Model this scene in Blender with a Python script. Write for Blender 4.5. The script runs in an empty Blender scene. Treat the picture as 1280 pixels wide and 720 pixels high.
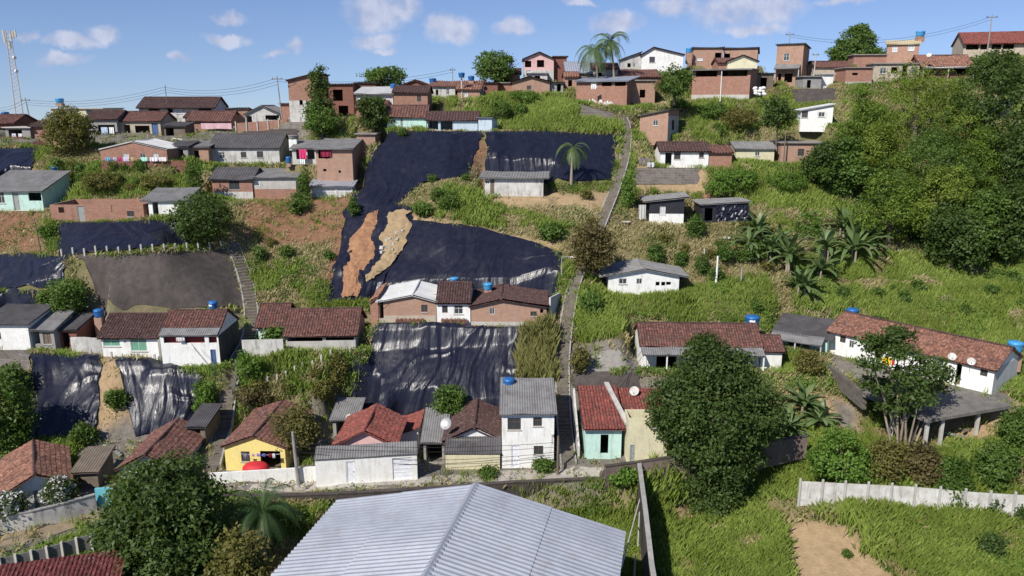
import bpy, math, random
import numpy as np
from mathutils import Matrix, Vector
R = math.radians
rng = np.random.default_rng(7)
random.seed(7)
SC = bpy.context.scene
COL = SC.collection

# ------------------------------------------------------------------ camera geometry (photo pixels are 1280 x 720)
F, PITCH, ZC = 960.0, R(13.5), 34.0
CP, SP = math.cos(PITCH), math.sin(PITCH)
def ray(px, py):
    a, b = (px - 640) / F, (py - 360) / F
    return np.array([a, CP - b * SP, -SP - b * CP])
def atY(px, py, Y):
    d = ray(px, py); return np.array([0, 0, ZC]) + d * (Y / d[1])
def atZ(px, py, z):
    d = ray(px, py); return np.array([0, 0, ZC]) + d * ((z - ZC) / d[2])
def depth(P):
    return P[1] * CP + (ZC - P[2]) * SP
def proj(X, Y, Z):
    d = Y * CP + (ZC - Z) * SP
    u = Y * SP - (ZC - Z) * CP
    return 640 + F * X / d, 360 - F * u / d

# ------------------------------------------------------------------ terrain from control columns: px -> [(py, Y) or (None, Y, z)]
near = [(None, -60, -5), (None, 40, -5)]
COLS = {
 -420: [(None,-60,-1),(None,45,-1),(None,58,0),(None,68,.5),(None,76,6),(None,84,7),(None,92,16),(None,100,19),(None,112,25),(None,128,30),(None,142,31),(None,260,27)],
 0:   [(None,-60,-1),(None,45,-1.2),(None,56,0),(None,66,.4),(None,72,2.5),(None,79,7.4),(None,84,7.8),(400,86.5),(368,88),(362,91),(322,95),(318,97),(262,103),(225,110),(190,116),(172,126),(None,142,31),(None,260,27)],
 100: [(None,-60,-1),(None,45,-1.2),(None,57,0),(None,68,.3),(None,72.5,1.0),(446,79),(None,86,7.8),(388,86.6),(316,90.5),(279,97),(262,104),(215,112),(172,126),(150,140),(None,150,30),(None,260,27)],
 200: [(None,-60,-1),(None,50,-1.2),(None,62,0),(None,71,.3),(None,73,.6),(455,78.5),(None,86,7.8),(386,86.8),(315,90.5),(279,97),(268,103),(210,112),(172,126),(152,140),(None,150,30.5),(None,260,27)],
 300: [(None,-60,-2),(None,55,-1.4),(604,63.5),(None,74,.3),(500,77),(455,80),(395,90),(320,98),(262,106),(248,110),(208,119),(172,128),(152,140),(None,152,31),(None,260,27)],
 370: [(None,-60,-3),(None,60,-2.2),(None,63.5,0),(None,72,.3),(500,76.5),(446,81.5),(None,88,7.5),(385,91),(315,99.5),(262,106),(247,110.5),(206,119),(165,128),(150,140),(None,152,32),(None,260,27)],
 460: [(None,-60,-4),(None,64,-2.6),(None,65,0),(None,76,.4),(505,78),(405,86),(None,90,8.9),(390,91.5),(320,98),(262,104),(206,113),(168,119),(150,128),(120,140),(None,150,34.5),(None,260,26)],
 560: [(None,-60,-5),(None,64.5,-3),(None,65,0),(None,76.5,.4),(515,77.6),(405,85),(None,91,9.4),(372,92.5),(283,101),(228,107.5),(222,108.5),(168,117),(None,124,29.9),(128,134),(None,150,35.6),(None,260,26)],
 640: [(None,-60,-5),(None,64.5,-3),(None,65,0),(None,76,.6),(515,77.6),(405,85),(None,91,9.4),(372,92.5),(310,98.5),(272,103),(246,107),(None,112,21.4),(206,113.5),(168,119),(None,126,30.2),(122,136),(None,150,37.4),(None,260,26)],
 705: [(None,-60,-5),(None,64,-3),(None,65,0),(588,66.5),(490,76.5),(405,86),(355,92),(330,95),(285,101.5),(255,106),(233,109.5),(200,114),(168,119),(140,127),(122,136),(None,150,38),(None,260,26)],
 780: [(None,-60,-5),(None,55,-4.6),(None,64,-3.2),(None,65,0),(580,67.5),(None,76,1.6),(462,78),(440,81),(408,86),(372,91),(None,97,11.7),(330,97.5),(285,104),(262,107),(205,116),(170,122),(140,128),(125,136),(None,150,38.5),(None,260,26)],
 870: [(None,-60,-5),(None,57,-4.6),(None,66,-3.6),(None,70,-1),(None,74,1.8),(478,77.5),(None,86,5.6),(405,89),(368,92),(None,97,12),(320,98.5),(281,105),(None,110,18),(215,115.5),(205,118),(175,124),(150,130),(130,138),(None,150,38.5),(None,260,26)],
 970: [(None,-60,-5),(None,55,-4),(None,66,-2.2),(None,70,0.6),(None,76,4.2),(470,80),(None,86,6.2),(405,89.5),(340,97),(282,105),(215,115),(204,118),(165,125),(135,136),(110,145),(None,152,39.5),(None,260,26)],
 1060:[(None,-60,-5),(None,55,-3.6),(None,62.5,-.8),(None,64,0),(540,72),(500,76),(462,80),(None,86,6.2),(405,88),(340,98),(282,106),(210,117),(160,127),(110,140),(None,150,40.5),(None,260,26)],
 1160:[(None,-60,-5),(None,52,-3.6),(None,60.5,-.9),(None,62.5,0),(545,68.5),(None,72,4.6),(None,76,6),(None,83,6.6),(424,86),(340,97),(280,106),(210,117),(160,127),(110,138),(95,145),(None,153,42),(None,260,26)],
 1280:[(None,-60,-5),(None,50,-3.4),(None,58.5,-1),(None,60.5,0),(545,65.5),(None,68,4.2),(None,74,6),(None,78,7),(432,83),(335,96),(280,104),(210,116),(160,126),(110,138),(78,150),(None,156,43.5),(None,260,26)],
 1700:[(None,-60,-4),(None,50,-3),(None,58,0),(None,66,5),(None,76,8),(335,96),(280,104),(210,116),(160,126),(110,138),(78,150),(None,156,44),(None,260,28)],
}
_cols = []
for px in sorted(COLS):
    pts = []
    for t in COLS[px]:
        if t[0] is None:
            Y, z = t[1], t[2]
            d = Y * CP + (ZC - z) * SP if Y > 25 else 25 * CP + (ZC - z) * SP
            pts.append(((px - 640) / F * d, Y, z))
        else:
            p = atY(px, t[0], t[1]); pts.append(tuple(p))
    _cols.append(np.array(pts))
def vnoise(x, y, s, seed=0):
    x = np.asarray(x) / s; y = np.asarray(y) / s
    xi, yi = np.floor(x).astype(np.int64), np.floor(y).astype(np.int64)
    fx, fy = x - xi, y - yi
    fx = fx * fx * (3 - 2 * fx); fy = fy * fy * (3 - 2 * fy)
    def h(a, b):
        v = (a * 374761393 + b * 668265263 + seed * 1442695041) & 0xffffffff
        v = ((v ^ (v >> 13)) * 1274126177) & 0xffffffff
        return ((v ^ (v >> 16)) & 0xffff) / 65535.0
    return (h(xi, yi) * (1 - fx) + h(xi + 1, yi) * fx) * (1 - fy) + (h(xi, yi + 1) * (1 - fx) + h(xi + 1, yi + 1) * fx) * fy
GS = 0.5
fx_ = np.arange(-100, 130 + GS, GS); fy_ = np.arange(20, 175 + GS, GS)
GX = np.concatenate([[-4000, -1500, -600, -300, -180, -130], fx_, [160, 220, 350, 700, 1600, 4000]])
GY = np.concatenate([[-600, -200, -60, -20, 0, 10], fy_, [185, 200, 230, 300, 450, 800, 1600, 2600]])
MX, MY = np.meshgrid(GX, GY)                      # rows: Y
def H0raw(X, Y):
    Yc = np.clip(Y, -60, 260)
    Xs = np.stack([np.interp(Yc, c[:, 1], c[:, 0]) for c in _cols]); Zs = np.stack([np.interp(Yc, c[:, 1], c[:, 2]) for c in _cols])
    z = Zs[0].copy(); z = np.where(X >= Xs[-1], Zs[-1], z)
    for j in range(len(_cols) - 1):
        m = (X >= Xs[j]) & (X < Xs[j + 1])
        t = (X - Xs[j]) / np.maximum(Xs[j + 1] - Xs[j], 1e-6)
        z = np.where(m, Zs[j] * (1 - t) + Zs[j + 1] * t, z)
    return z - np.maximum(Y - 230, 0) * .13
HZ = H0raw(MX, MY)
def blur(a, n):
    for _ in range(n):
        b = a.copy(); b[1:-1] = (a[:-2] + 2 * a[1:-1] + a[2:]) / 4; a = b
        b = a.copy(); b[:, 1:-1] = (a[:, :-2] + 2 * a[:, 1:-1] + a[:, 2:]) / 4; a = b
    return a
HZ = blur(HZ, 3)
HZ += (vnoise(MX, MY, 7, 1) - .5) * .7 * np.clip((MY - 66) / 10, 0, 1) + (vnoise(MX, MY, 2.2, 2) - .5) * .35 * np.clip((MY - 60) / 10, .3, 1)
def Hf(X, Y, Z=None):
    Z = HZ if Z is None else Z
    X = np.atleast_1d(np.asarray(X, float)); Y = np.atleast_1d(np.asarray(Y, float))
    i = np.clip(np.searchsorted(GX, X) - 1, 0, len(GX) - 2); j = np.clip(np.searchsorted(GY, Y) - 1, 0, len(GY) - 2)
    tx = np.clip((X - GX[i]) / (GX[i + 1] - GX[i]), 0, 1); ty = np.clip((Y - GY[j]) / (GY[j + 1] - GY[j]), 0, 1)
    return (Z[j, i] * (1 - tx) + Z[j, i + 1] * tx) * (1 - ty) + (Z[j + 1, i] * (1 - tx) + Z[j + 1, i + 1] * tx) * ty
def H(x, y): return float(Hf(x, y)[0])
_ys = np.arange(30, 170, .2)
def gp(px, py):
    """ground point under a photo pixel (first hit of the view ray with the hill)"""
    d = ray(px, py); t = _ys / d[1]
    X, Z = d[0] * t, ZC + d[2] * t
    below = Z <= Hf(X, _ys)
    k = int(np.argmax(below)) if below.any() else len(_ys) - 60
    return np.array([X[k], _ys[k], Hf(X[k], _ys[k])[0]])
def inpoly(x, y, poly):
    x = np.asarray(x); y = np.asarray(y); r = np.zeros(x.shape, bool); n = len(poly)
    for i in range(n):
        x1, y1 = poly[i]; x2, y2 = poly[(i + 1) % n]
        c = ((y1 > y) != (y2 > y))
        with np.errstate(divide='ignore', invalid='ignore'):
            r ^= c & (x < (x2 - x1) * (y - y1) / ((y2 - y1) if y2 != y1 else 1e-9) + x1)
    return r

# ------------------------------------------------------------------ object helpers
def tag(o, label=None, cat=None, group=None, kind=None):
    if label: o['label'] = label
    if cat: o['category'] = cat
    if group: o['group'] = group
    if kind: o['kind'] = kind
    return o
def empty(name, loc, rz=0.0, **k):
    o = bpy.data.objects.new(name, None); COL.objects.link(o); o.location = loc; o.rotation_euler = (0, 0, rz); o.empty_display_size = .3
    return tag(o, **k)
def arr_mesh(name, V, Fc, n=4):
    V = np.asarray(V, np.float32).reshape(-1, 3); Fc = np.asarray(Fc, np.int32).reshape(-1, n)
    me = bpy.data.meshes.new(name)
    me.vertices.add(len(V)); me.vertices.foreach_set('co', V.ravel())
    me.loops.add(Fc.size); me.loops.foreach_set('vertex_index', Fc.ravel())
    me.polygons.add(len(Fc)); me.polygons.foreach_set('loop_start', np.arange(0, Fc.size, n, dtype=np.int32))
    me.update(calc_edges=True)
    return me
def link(name, me, m, parent=None, smooth=False):
    if m is not None and not me.materials: me.materials.append(m)
    if smooth: me.polygons.foreach_set('use_smooth', np.ones(len(me.polygons), bool))
    o = bpy.data.objects.new(name, me); COL.objects.link(o)
    if parent: o.parent = parent
    return o
class MB:
    """collects simple solids into one mesh"""
    def __init__(s): s.v = []; s.f = []
    def add(s, V, Fs):
        b = len(s.v); s.v += [tuple(map(float, v)) for v in V]; s.f += [tuple(b + i for i in f) for f in Fs]; return s
    def box(s, x0, x1, y0, y1, z0, z1):
        return s.add([(x0,y0,z0),(x1,y0,z0),(x1,y1,z0),(x0,y1,z0),(x0,y0,z1),(x1,y0,z1),(x1,y1,z1),(x0,y1,z1)],
                     [(0,3,2,1),(4,5,6,7),(0,1,5,4),(1,2,6,5),(2,3,7,6),(3,0,4,7)])
    def prism(s, P, d):
        n = len(P); d = np.array(d); P = [np.array(p, float) for p in P]
        return s.add(P + [p + d for p in P], [tuple(range(n))[::-1], tuple(range(n, 2 * n))] + [(i, (i + 1) % n, n + (i + 1) % n, n + i) for i in range(n)])
    def tube(s, pts, r, n=8, cap=True):
        pts = [np.array(p, float) for p in pts]; rs = r if isinstance(r, (list, tuple, np.ndarray)) else [r] * len(pts)
        V = []
        for k, p in enumerate(pts):
            t = pts[min(k + 1, len(pts) - 1)] - pts[max(k - 1, 0)]; t = t / (np.linalg.norm(t) + 1e-9)
            a = np.array([1, 0, 0]) if abs(t[0]) < .8 else np.array([0, 1, 0])
            u = np.cross(t, a); u /= np.linalg.norm(u); w = np.cross(t, u)
            for i in range(n):
                an = 2 * math.pi * i / n; V.append(p + rs[k] * (math.cos(an) * u + math.sin(an) * w))
        Fs = [(k*n+i, k*n+(i+1)%n, (k+1)*n+(i+1)%n, (k+1)*n+i) for k in range(len(pts)-1) for i in range(n)]
        if cap: Fs += [tuple(range(n))[::-1], tuple((len(pts)-1)*n + i for i in range(n))]
        return s.add(V, Fs)
    def lathe(s, prof, c=(0,0,0), n=16):
        V = [(c[0]+r*math.cos(2*math.pi*i/n), c[1]+r*math.sin(2*math.pi*i/n), c[2]+z) for r, z in prof for i in range(n)]
        Fs = [(k*n+i, k*n+(i+1)%n, (k+1)*n+(i+1)%n, (k+1)*n+i) for k in range(len(prof)-1) for i in range(n)]
        return s.add(V, Fs)
    def mesh(s, name):
        me = bpy.data.meshes.new(name); me.from_pydata(s.v, [], s.f); me.update(); return me
    def build(s, name, m, parent=None, smooth=False):
        return link(name, s.mesh(name), m, parent, smooth)

# ------------------------------------------------------------------ materials
_M = {}
def newmat(name):
    m = bpy.data.materials.new(name); m.use_nodes = True; nt = m.node_tree
    b = nt.nodes['Principled BSDF']; return m, nt, b
def N(nt, typ, **k):
    n = nt.nodes.new(typ)
    for a, v in k.items():
        if a.startswith('i_'): n.inputs[a[2:].replace('_', ' ')].default_value = v
        else: setattr(n, a, v)
    return n
def mixc(nt, fac, a, b, blend='MIX'):
    n = nt.nodes.new('ShaderNodeMix'); n.data_type = 'RGBA'; n.blend_type = blend
    for sock, v in ((n.inputs[0], fac), (n.inputs[6], a), (n.inputs[7], b)):
        if isinstance(v, (int, float)): sock.default_value = v
        elif isinstance(v, (tuple, list)): sock.default_value = (*v[:3], 1)
        else: nt.links.new(v, sock)
    return n.outputs[2]
def ramp(nt, x, lo, hi, a=0.0, b=1.0):
    n = nt.nodes.new('ShaderNodeMapRange'); n.inputs[1].default_value = lo; n.inputs[2].default_value = hi; n.inputs[3].default_value = a; n.inputs[4].default_value = b
    nt.links.new(x, n.inputs[0]); return n.outputs[0]
def noise(nt, vec, scale, detail=4, rough=.6):
    n = N(nt, 'ShaderNodeTexNoise'); n.inputs['Scale'].default_value = scale; n.inputs['Detail'].default_value = detail; n.inputs['Roughness'].default_value = rough
    nt.links.new(vec, n.inputs['Vector']); return n.outputs['Fac']
def mapping(nt, vec, scale):
    n = N(nt, 'ShaderNodeMapping'); n.inputs['Scale'].default_value = scale; nt.links.new(vec, n.inputs['Vector']); return n.outputs['Vector']
def bump(nt, b, h, strength=.3, dist=.05):
    n = N(nt, 'ShaderNodeBump'); n.inputs['Strength'].default_value = strength; n.inputs['Distance'].default_value = dist
    nt.links.new(h, n.inputs['Height']); nt.links.new(n.outputs[0], b.inputs['Normal'])
def surf(name, col, col2=None, sc=1.2, rough=.85, dirt=.35, dirtc=(.10,.085,.07), bmp=.25, spec=.3, metal=0, streak=True):
    """weathered surface: two-tone noise + grime streaks running down"""
    if name in _M: return _M[name]
    m, nt, b = newmat(name); tc = N(nt, 'ShaderNodeTexCoord'); g = N(nt, 'ShaderNodeNewGeometry')
    v = g.outputs['Position']
    n1 = noise(nt, v, sc, 5); n2 = noise(nt, v, sc * 6, 3)
    c = mixc(nt, ramp(nt, n1, .35, .65), col, col2 or tuple(x * .8 for x in col))
    if dirt:
        s = noise(nt, mapping(nt, v, (2.2, 2.2, .35)), 1.3, 5, .7) if streak else noise(nt, v, sc * 2.1, 6, .7)
        c = mixc(nt, ramp(nt, s, .52, .72, 0, dirt), c, dirtc)
    c = mixc(nt, ramp(nt, n2, .3, .8, 0, .18), c, (.08, .07, .06))
    nt.links.new(c, b.inputs['Base Color']); b.inputs['Roughness'].default_value = rough; b.inputs['Specular IOR Level'].default_value = spec; b.inputs['Metallic'].default_value = metal
    if bmp: bump(nt, b, n2, bmp, .03)
    _M[name] = m; return m
def brickmat(name, c1, c2, mortar, bw=.4, bh=.2, dirt=.3):
    if name in _M: return _M[name]
    m, nt, b = newmat(name); tc = N(nt, 'ShaderNodeTexCoord'); g = N(nt, 'ShaderNodeNewGeometry')
    sx = N(nt, 'ShaderNodeSeparateXYZ'); nt.links.new(tc.outputs['Object'], sx.inputs[0])
    ad = N(nt, 'ShaderNodeMath', operation='ADD'); nt.links.new(sx.outputs[0], ad.inputs[0]); nt.links.new(sx.outputs[1], ad.inputs[1])
    cb = N(nt, 'ShaderNodeCombineXYZ'); nt.links.new(ad.outputs[0], cb.inputs[0]); nt.links.new(sx.outputs[2], cb.inputs[1])
    br = N(nt, 'ShaderNodeTexBrick'); nt.links.new(cb.outputs[0], br.inputs['Vector'])
    br.inputs['Scale'].default_value = 1; br.inputs['Brick Width'].default_value = bw; br.inputs['Row Height'].default_value = bh; br.inputs['Mortar Size'].default_value = .018
    br.inputs['Color1'].default_value = (*c1, 1); br.inputs['Color2'].default_value = (*c2, 1); br.inputs['Mortar'].default_value = (*mortar, 1)
    v = g.outputs['Position']
    s = noise(nt, mapping(nt, v, (1.2, 1.2, .4)), 1.1, 6, .7)
    c = mixc(nt, ramp(nt, s, .5, .75, 0, dirt * 1.6), br.outputs['Color'], (.13, .10, .085))
    s2 = noise(nt, v, .9, 4)
    c = mixc(nt, ramp(nt, s2, .5, .7, 0, .35), c, mortar)
    nt.links.new(c, b.inputs['Base Color']); b.inputs['Roughness'].default_value = .95; b.inputs['Specular IOR Level'].default_value = .15
    bump(nt, b, br.outputs['Fac'], -.5, .02); _M[name] = m; return m
def tilemat(name, c1, c2, moss=(.07,.05,.04), amt=.5):
    if name in _M: return _M[name]
    m, nt, b = newmat(name); g = N(nt, 'ShaderNodeNewGeometry'); tc = N(nt, 'ShaderNodeTexCoord'); v = g.outputs['Position']
    vo = N(nt, 'ShaderNodeTexVoronoi'); vo.inputs['Scale'].default_value = 3.4; nt.links.new(v, vo.inputs['Vector'])
    sp = N(nt, 'ShaderNodeSeparateColor'); nt.links.new(vo.outputs['Color'], sp.inputs[0])
    c = mixc(nt, sp.outputs[0], c1, c2)
    n1 = noise(nt, v, .8, 6, .75); c = mixc(nt, ramp(nt, n1, .42, .68, 0, amt), c, moss)
    n2 = noise(nt, v, 3.1, 4, .8); c = mixc(nt, ramp(nt, n2, .5, .66, 0, .6), c, tuple(min(1, x * 2.0 + .045) for x in c1))
    n3 = noise(nt, v, 1.7, 5, .7); c = mixc(nt, ramp(nt, n3, .58, .68, 0, .45), c, (.20, .16, .13))
    nt.links.new(c, b.inputs['Base Color']); b.inputs['Roughness'].default_value = .9; b.inputs['Specular IOR Level'].default_value = .2
    bump(nt, b, n2, .4, .04); _M[name] = m; return m
def plain(name, col, rough=.6, metal=0, spec=.5, alpha=None):
    if name in _M: return _M[name]
    m, nt, b = newmat(name); g = N(nt, 'ShaderNodeNewGeometry')
    n1 = noise(nt, g.outputs['Position'], 2.5, 4)
    c = mixc(nt, ramp(nt, n1, .35, .7), col, tuple(x * .82 for x in col)); nt.links.new(c, b.inputs['Base Color'])
    b.inputs['Roughness'].default_value = rough; b.inputs['Metallic'].default_value = metal; b.inputs['Specular IOR Level'].default_value = spec
    _M[name] = m; return m
def leafmat(name, c1, c2, c3=None, trans=.35, rough=.55):
    if name in _M: return _M[name]
    m, nt, b = newmat(name); g = N(nt, 'ShaderNodeNewGeometry')
    c = mixc(nt, g.outputs['Random Per Island'], c1, c2)
    n1 = noise(nt, g.outputs['Position'], .55, 3); n0 = noise(nt, g.outputs['Position'], .16, 4); c = mixc(nt, ramp(nt, n0, .44, .60, 0, .65), c, tuple(x * y for x, y in zip(c1, (.62, .58, .5)))); c = mixc(nt, ramp(nt, n1, .4, .65, 0, .75), c, c3 or tuple((a + b_) * .55 for a, b_ in zip(c1, c2)))
    nt.links.new(c, b.inputs['Base Color']); b.inputs['Roughness'].default_value = rough; b.inputs['Specular IOR Level'].default_value = .3
    t = N(nt, 'ShaderNodeBsdfTranslucent'); cc = mixc(nt, .5, c, (.25, .35, .03)); nt.links.new(cc, t.inputs['Color'])
    mx = N(nt, 'ShaderNodeMixShader'); mx.inputs[0].default_value = trans
    out = nt.nodes['Material Output']; nt.links.new(b.outputs[0], mx.inputs[1]); nt.links.new(t.outputs[0], mx.inputs[2]); nt.links.new(mx.outputs[0], out.inputs['Surface'])
    _M[name] = m; return m

WHITE = surf('white_plaster', (.84,.84,.81), (.76,.75,.71), dirt=.5, dirtc=(.34,.30,.25))
DWHITE = surf('stained_white_plaster', (.62,.61,.58), (.45,.43,.39), dirt=.75, dirtc=(.12,.10,.085))
CREAM = surf('cream_plaster', (.66,.62,.42), (.58,.53,.36), dirt=.4, dirtc=(.26,.22,.15))
BEIGE = surf('beige_plaster', (.50,.43,.33), (.42,.36,.28), dirt=.5)
YELLOW = surf('yellow_plaster', (.85,.70,.24), (.80,.66,.25), dirt=.2, dirtc=(.40,.30,.14))
PINK = surf('pink_plaster', (.70,.45,.43), (.62,.40,.38), dirt=.3)
MINT = surf('mint_plaster', (.55,.76,.67), (.48,.68,.60), dirt=.4)
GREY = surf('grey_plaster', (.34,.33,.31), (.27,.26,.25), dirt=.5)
LGREY = surf('light_grey_plaster', (.56,.56,.53), (.50,.50,.47), dirt=.35)
LBLUE = surf('pale_blue_plaster', (.55,.66,.74), (.50,.60,.66), dirt=.45)
TURQ = surf('turquoise_paint', (.16,.50,.58), (.13,.44,.52), dirt=.3)
CONC = surf('concrete', (.30,.28,.25), (.22,.20,.18), dirt=.6, streak=False)
DCONC = surf('mould_stained_concrete', (.085,.070,.062), (.05,.042,.038), dirt=.7, dirtc=(.035,.028,.026))  # mouldy walls; also carries painted shade on the red-veranda house's side
LCONC = surf('pale_concrete', (.52,.50,.46), (.42,.40,.36), dirt=.4)
BRICK = brickmat('red_hollow_brick', (.38,.185,.125), (.29,.135,.092), (.30,.23,.19))
BRICK2 = brickmat('pale_hollow_brick', (.43,.25,.17), (.36,.20,.14), (.34,.27,.22))
STONE = brickmat('rubble_stone_masonry', (.15,.13,.115), (.09,.08,.07), (.20,.18,.155), .55, .33, .5)
BRICK3 = brickmat('dark_red_brick', (.26,.10,.07), (.19,.075,.055), (.16,.11,.09))
TILE = tilemat('weathered_clay_tiles', (.155,.068,.052), (.08,.038,.032), moss=(.06,.046,.04), amt=.7)
TILE_O = tilemat('orange_clay_tiles', (.27,.13,.088), (.13,.062,.046), amt=.75)
TILE_R = tilemat('red_clay_tiles', (.23,.062,.046), (.12,.045,.038), moss=(.085,.045,.04), amt=.7)
TILE_D = tilemat('dark_mouldy_tiles', (.075,.038,.034), (.045,.027,.026))
FIBRE = surf('fibre_cement_sheet', (.24,.235,.23), (.17,.165,.16), dirt=.6, dirtc=(.07,.06,.055), streak=False, sc=.7)
DFIBRE = surf('dark_fibre_cement_sheet', (.10,.095,.10), (.065,.06,.062), dirt=.6, dirtc=(.03,.026,.026), streak=False, sc=.7)
LFIBRE = surf('pale_fibre_cement_sheet', (.56,.56,.55), (.46,.46,.45), dirt=.35, dirtc=(.2,.19,.18), streak=False, sc=.6)
METAL = surf('zinc_metal_sheet', (.36,.38,.43), (.31,.33,.375), dirt=.3, dirtc=(.22,.21,.21), rough=.42, spec=.6, metal=.15, bmp=.05, streak=False, sc=.25)
WOOD = surf('grey_timber', (.20,.16,.12), (.14,.11,.085), dirt=.4)
DARK = plain('dark_opening', (.015, .013, .013), .9)
GLASS = plain('window_glass', (.05, .06, .065), .12)
GGLASS = plain('green_window_glass', (.16, .36, .25), .15)
FRAMEM = plain('window_frame_paint', (.55, .55, .53), .5)
BFRAME = plain('brown_window_frame', (.12, .075, .055), .6)
WDOOR = plain('white_door_paint', (.80, .81, .84), .45)
BDOOR = plain('blue_door_paint', (.07, .12, .25), .5)
GDOOR = plain('grey_door_paint', (.30, .32, .30), .6)
TANK = plain('blue_tank_plastic', (.02, .13, .36), .4)
TANK2 = plain('pale_blue_tank_plastic', (.06, .30, .58), .4)
TARPM = None
STEEL = plain('galvanised_steel', (.42, .42, .42), .5, .5)
# ------------------------------------------------------------------ roofs, walls, houses
def sheet(mb, A, B, C, D, kind, far=False):
    """one roof plane A-B (eave) C-D (ridge): a corrugated or tiled sheet with its underside"""
    A, B, C, D = (np.array(p, float) for p in (A, B, C, D))
    n = np.cross(B - A, D - A); n /= np.linalg.norm(n)
    if n[2] < 0: n = -n
    W = max(np.linalg.norm(B - A), np.linalg.norm(C - D)); L = np.linalg.norm(D - A)
    if kind == 'tile': pitch, amp, row, st = (.3, .05, .42, .035) if not far else (.45, .06, 99, 0)
    elif kind == 'corr': pitch, amp, row, st = (.24, .028, 99, 0) if not far else (.4, .04, 99, 0)
    elif kind == 'trap': pitch, amp, row, st = .46, .05, 99, 0
    else: pitch, amp, row, st = 9, 0, 99, 0
    nu = max(2, int(W / pitch) * 4) if amp else 2
    u = np.linspace(0, 1, nu + 1); off = amp * np.cos(u * W / pitch * 2 * math.pi) if amp else np.zeros(nu + 1)
    if kind == 'trap': off = amp * np.clip(np.cos(u * W / pitch * 2 * math.pi) * 2.2, -1, 1)
    vs = [(0.0, 0.0), (1.0, 0.0)]
    if st:
        k = max(1, int(L / row)); vs = []
        for i in range(k): vs += [(i / k, st), ((i + .97) / k, 0.0)]
        vs[-1] = (1.0, 0.0)
    jit = rng.normal(0, .012, (len(vs), nu + 1)) if st else 0
    sg = rng.uniform(0, 90, 2)
    P = []
    for v, s in vs:
        a = A + (D - A) * v; b = B + (C - B) * v
        sag = ((vnoise(u * W + sg[0], v * L + sg[1] + u * 0, 2.1, 7) - .5) * .16 - .05 * np.sin(math.pi * u) * (W > 5)) if kind in ('tile', 'corr') else 0
        P.append(a[None] + (b - a)[None] * u[:, None] + n[None] * (off + s + amp + sag + (.05 if kind in ('tile', 'corr') else 0))[:, None])
    P = np.array(P)
    if st: P = P + (jit[..., None] * n)
    m, k = len(vs), nu + 1
    I = np.arange(m * k).reshape(m, k)
    Fq = np.stack([I[:-1, :-1], I[:-1, 1:], I[1:, 1:], I[1:, :-1]], -1).reshape(-1, 4)
    mb.add(P.reshape(-1, 3), Fq.tolist())
    t = n * .07; mb.add([A - t, B - t, C - t, D - t, A, B, C, D], [(0, 1, 2, 3), (0, 1, 5, 4), (1, 2, 6, 5), (2, 3, 7, 6), (3, 0, 4, 7)])
def holes_wall(mb, W, z0, z1, holes, t, y0=0.0):
    xs = sorted({0.0, W, *[min(max(v, 0), W) for h in holes for v in h[:2]]}); zs = sorted({z0, z1, *[min(max(v, z0), z1) for h in holes for v in h[2:4]]})
    def solid(i, j):
        if i < 0 or j < 0 or i >= len(xs) - 1 or j >= len(zs) - 1: return False
        cx, cz = (xs[i] + xs[i+1]) / 2, (zs[j] + zs[j+1]) / 2
        return not any(h[0] < cx < h[1] and h[2] < cz < h[3] for h in holes)
    for i in range(len(xs) - 1):
        for j in range(len(zs) - 1):
            if not solid(i, j): continue
            a, b, c, d = xs[i], xs[i+1], zs[j], zs[j+1]; y1 = y0 + t
            mb.add([(a,y0,c),(b,y0,c),(b,y0,d),(a,y0,d)], [(0,1,2,3)]); mb.add([(a,y1,c),(b,y1,c),(b,y1,d),(a,y1,d)], [(3,2,1,0)])
            for di, dj, q in ((-1,0,[(a,y0,c),(a,y0,d),(a,y1,d),(a,y1,c)]), (1,0,[(b,y0,c),(b,y1,c),(b,y1,d),(b,y0,d)]), (0,-1,[(a,y0,c),(a,y1,c),(b,y1,c),(b,y0,c)]), (0,1,[(a,y0,d),(b,y0,d),(b,y1,d),(a,y1,d)])):
                if not solid(i + di, j + dj): mb.add(q, [(0,1,2,3)])
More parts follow.
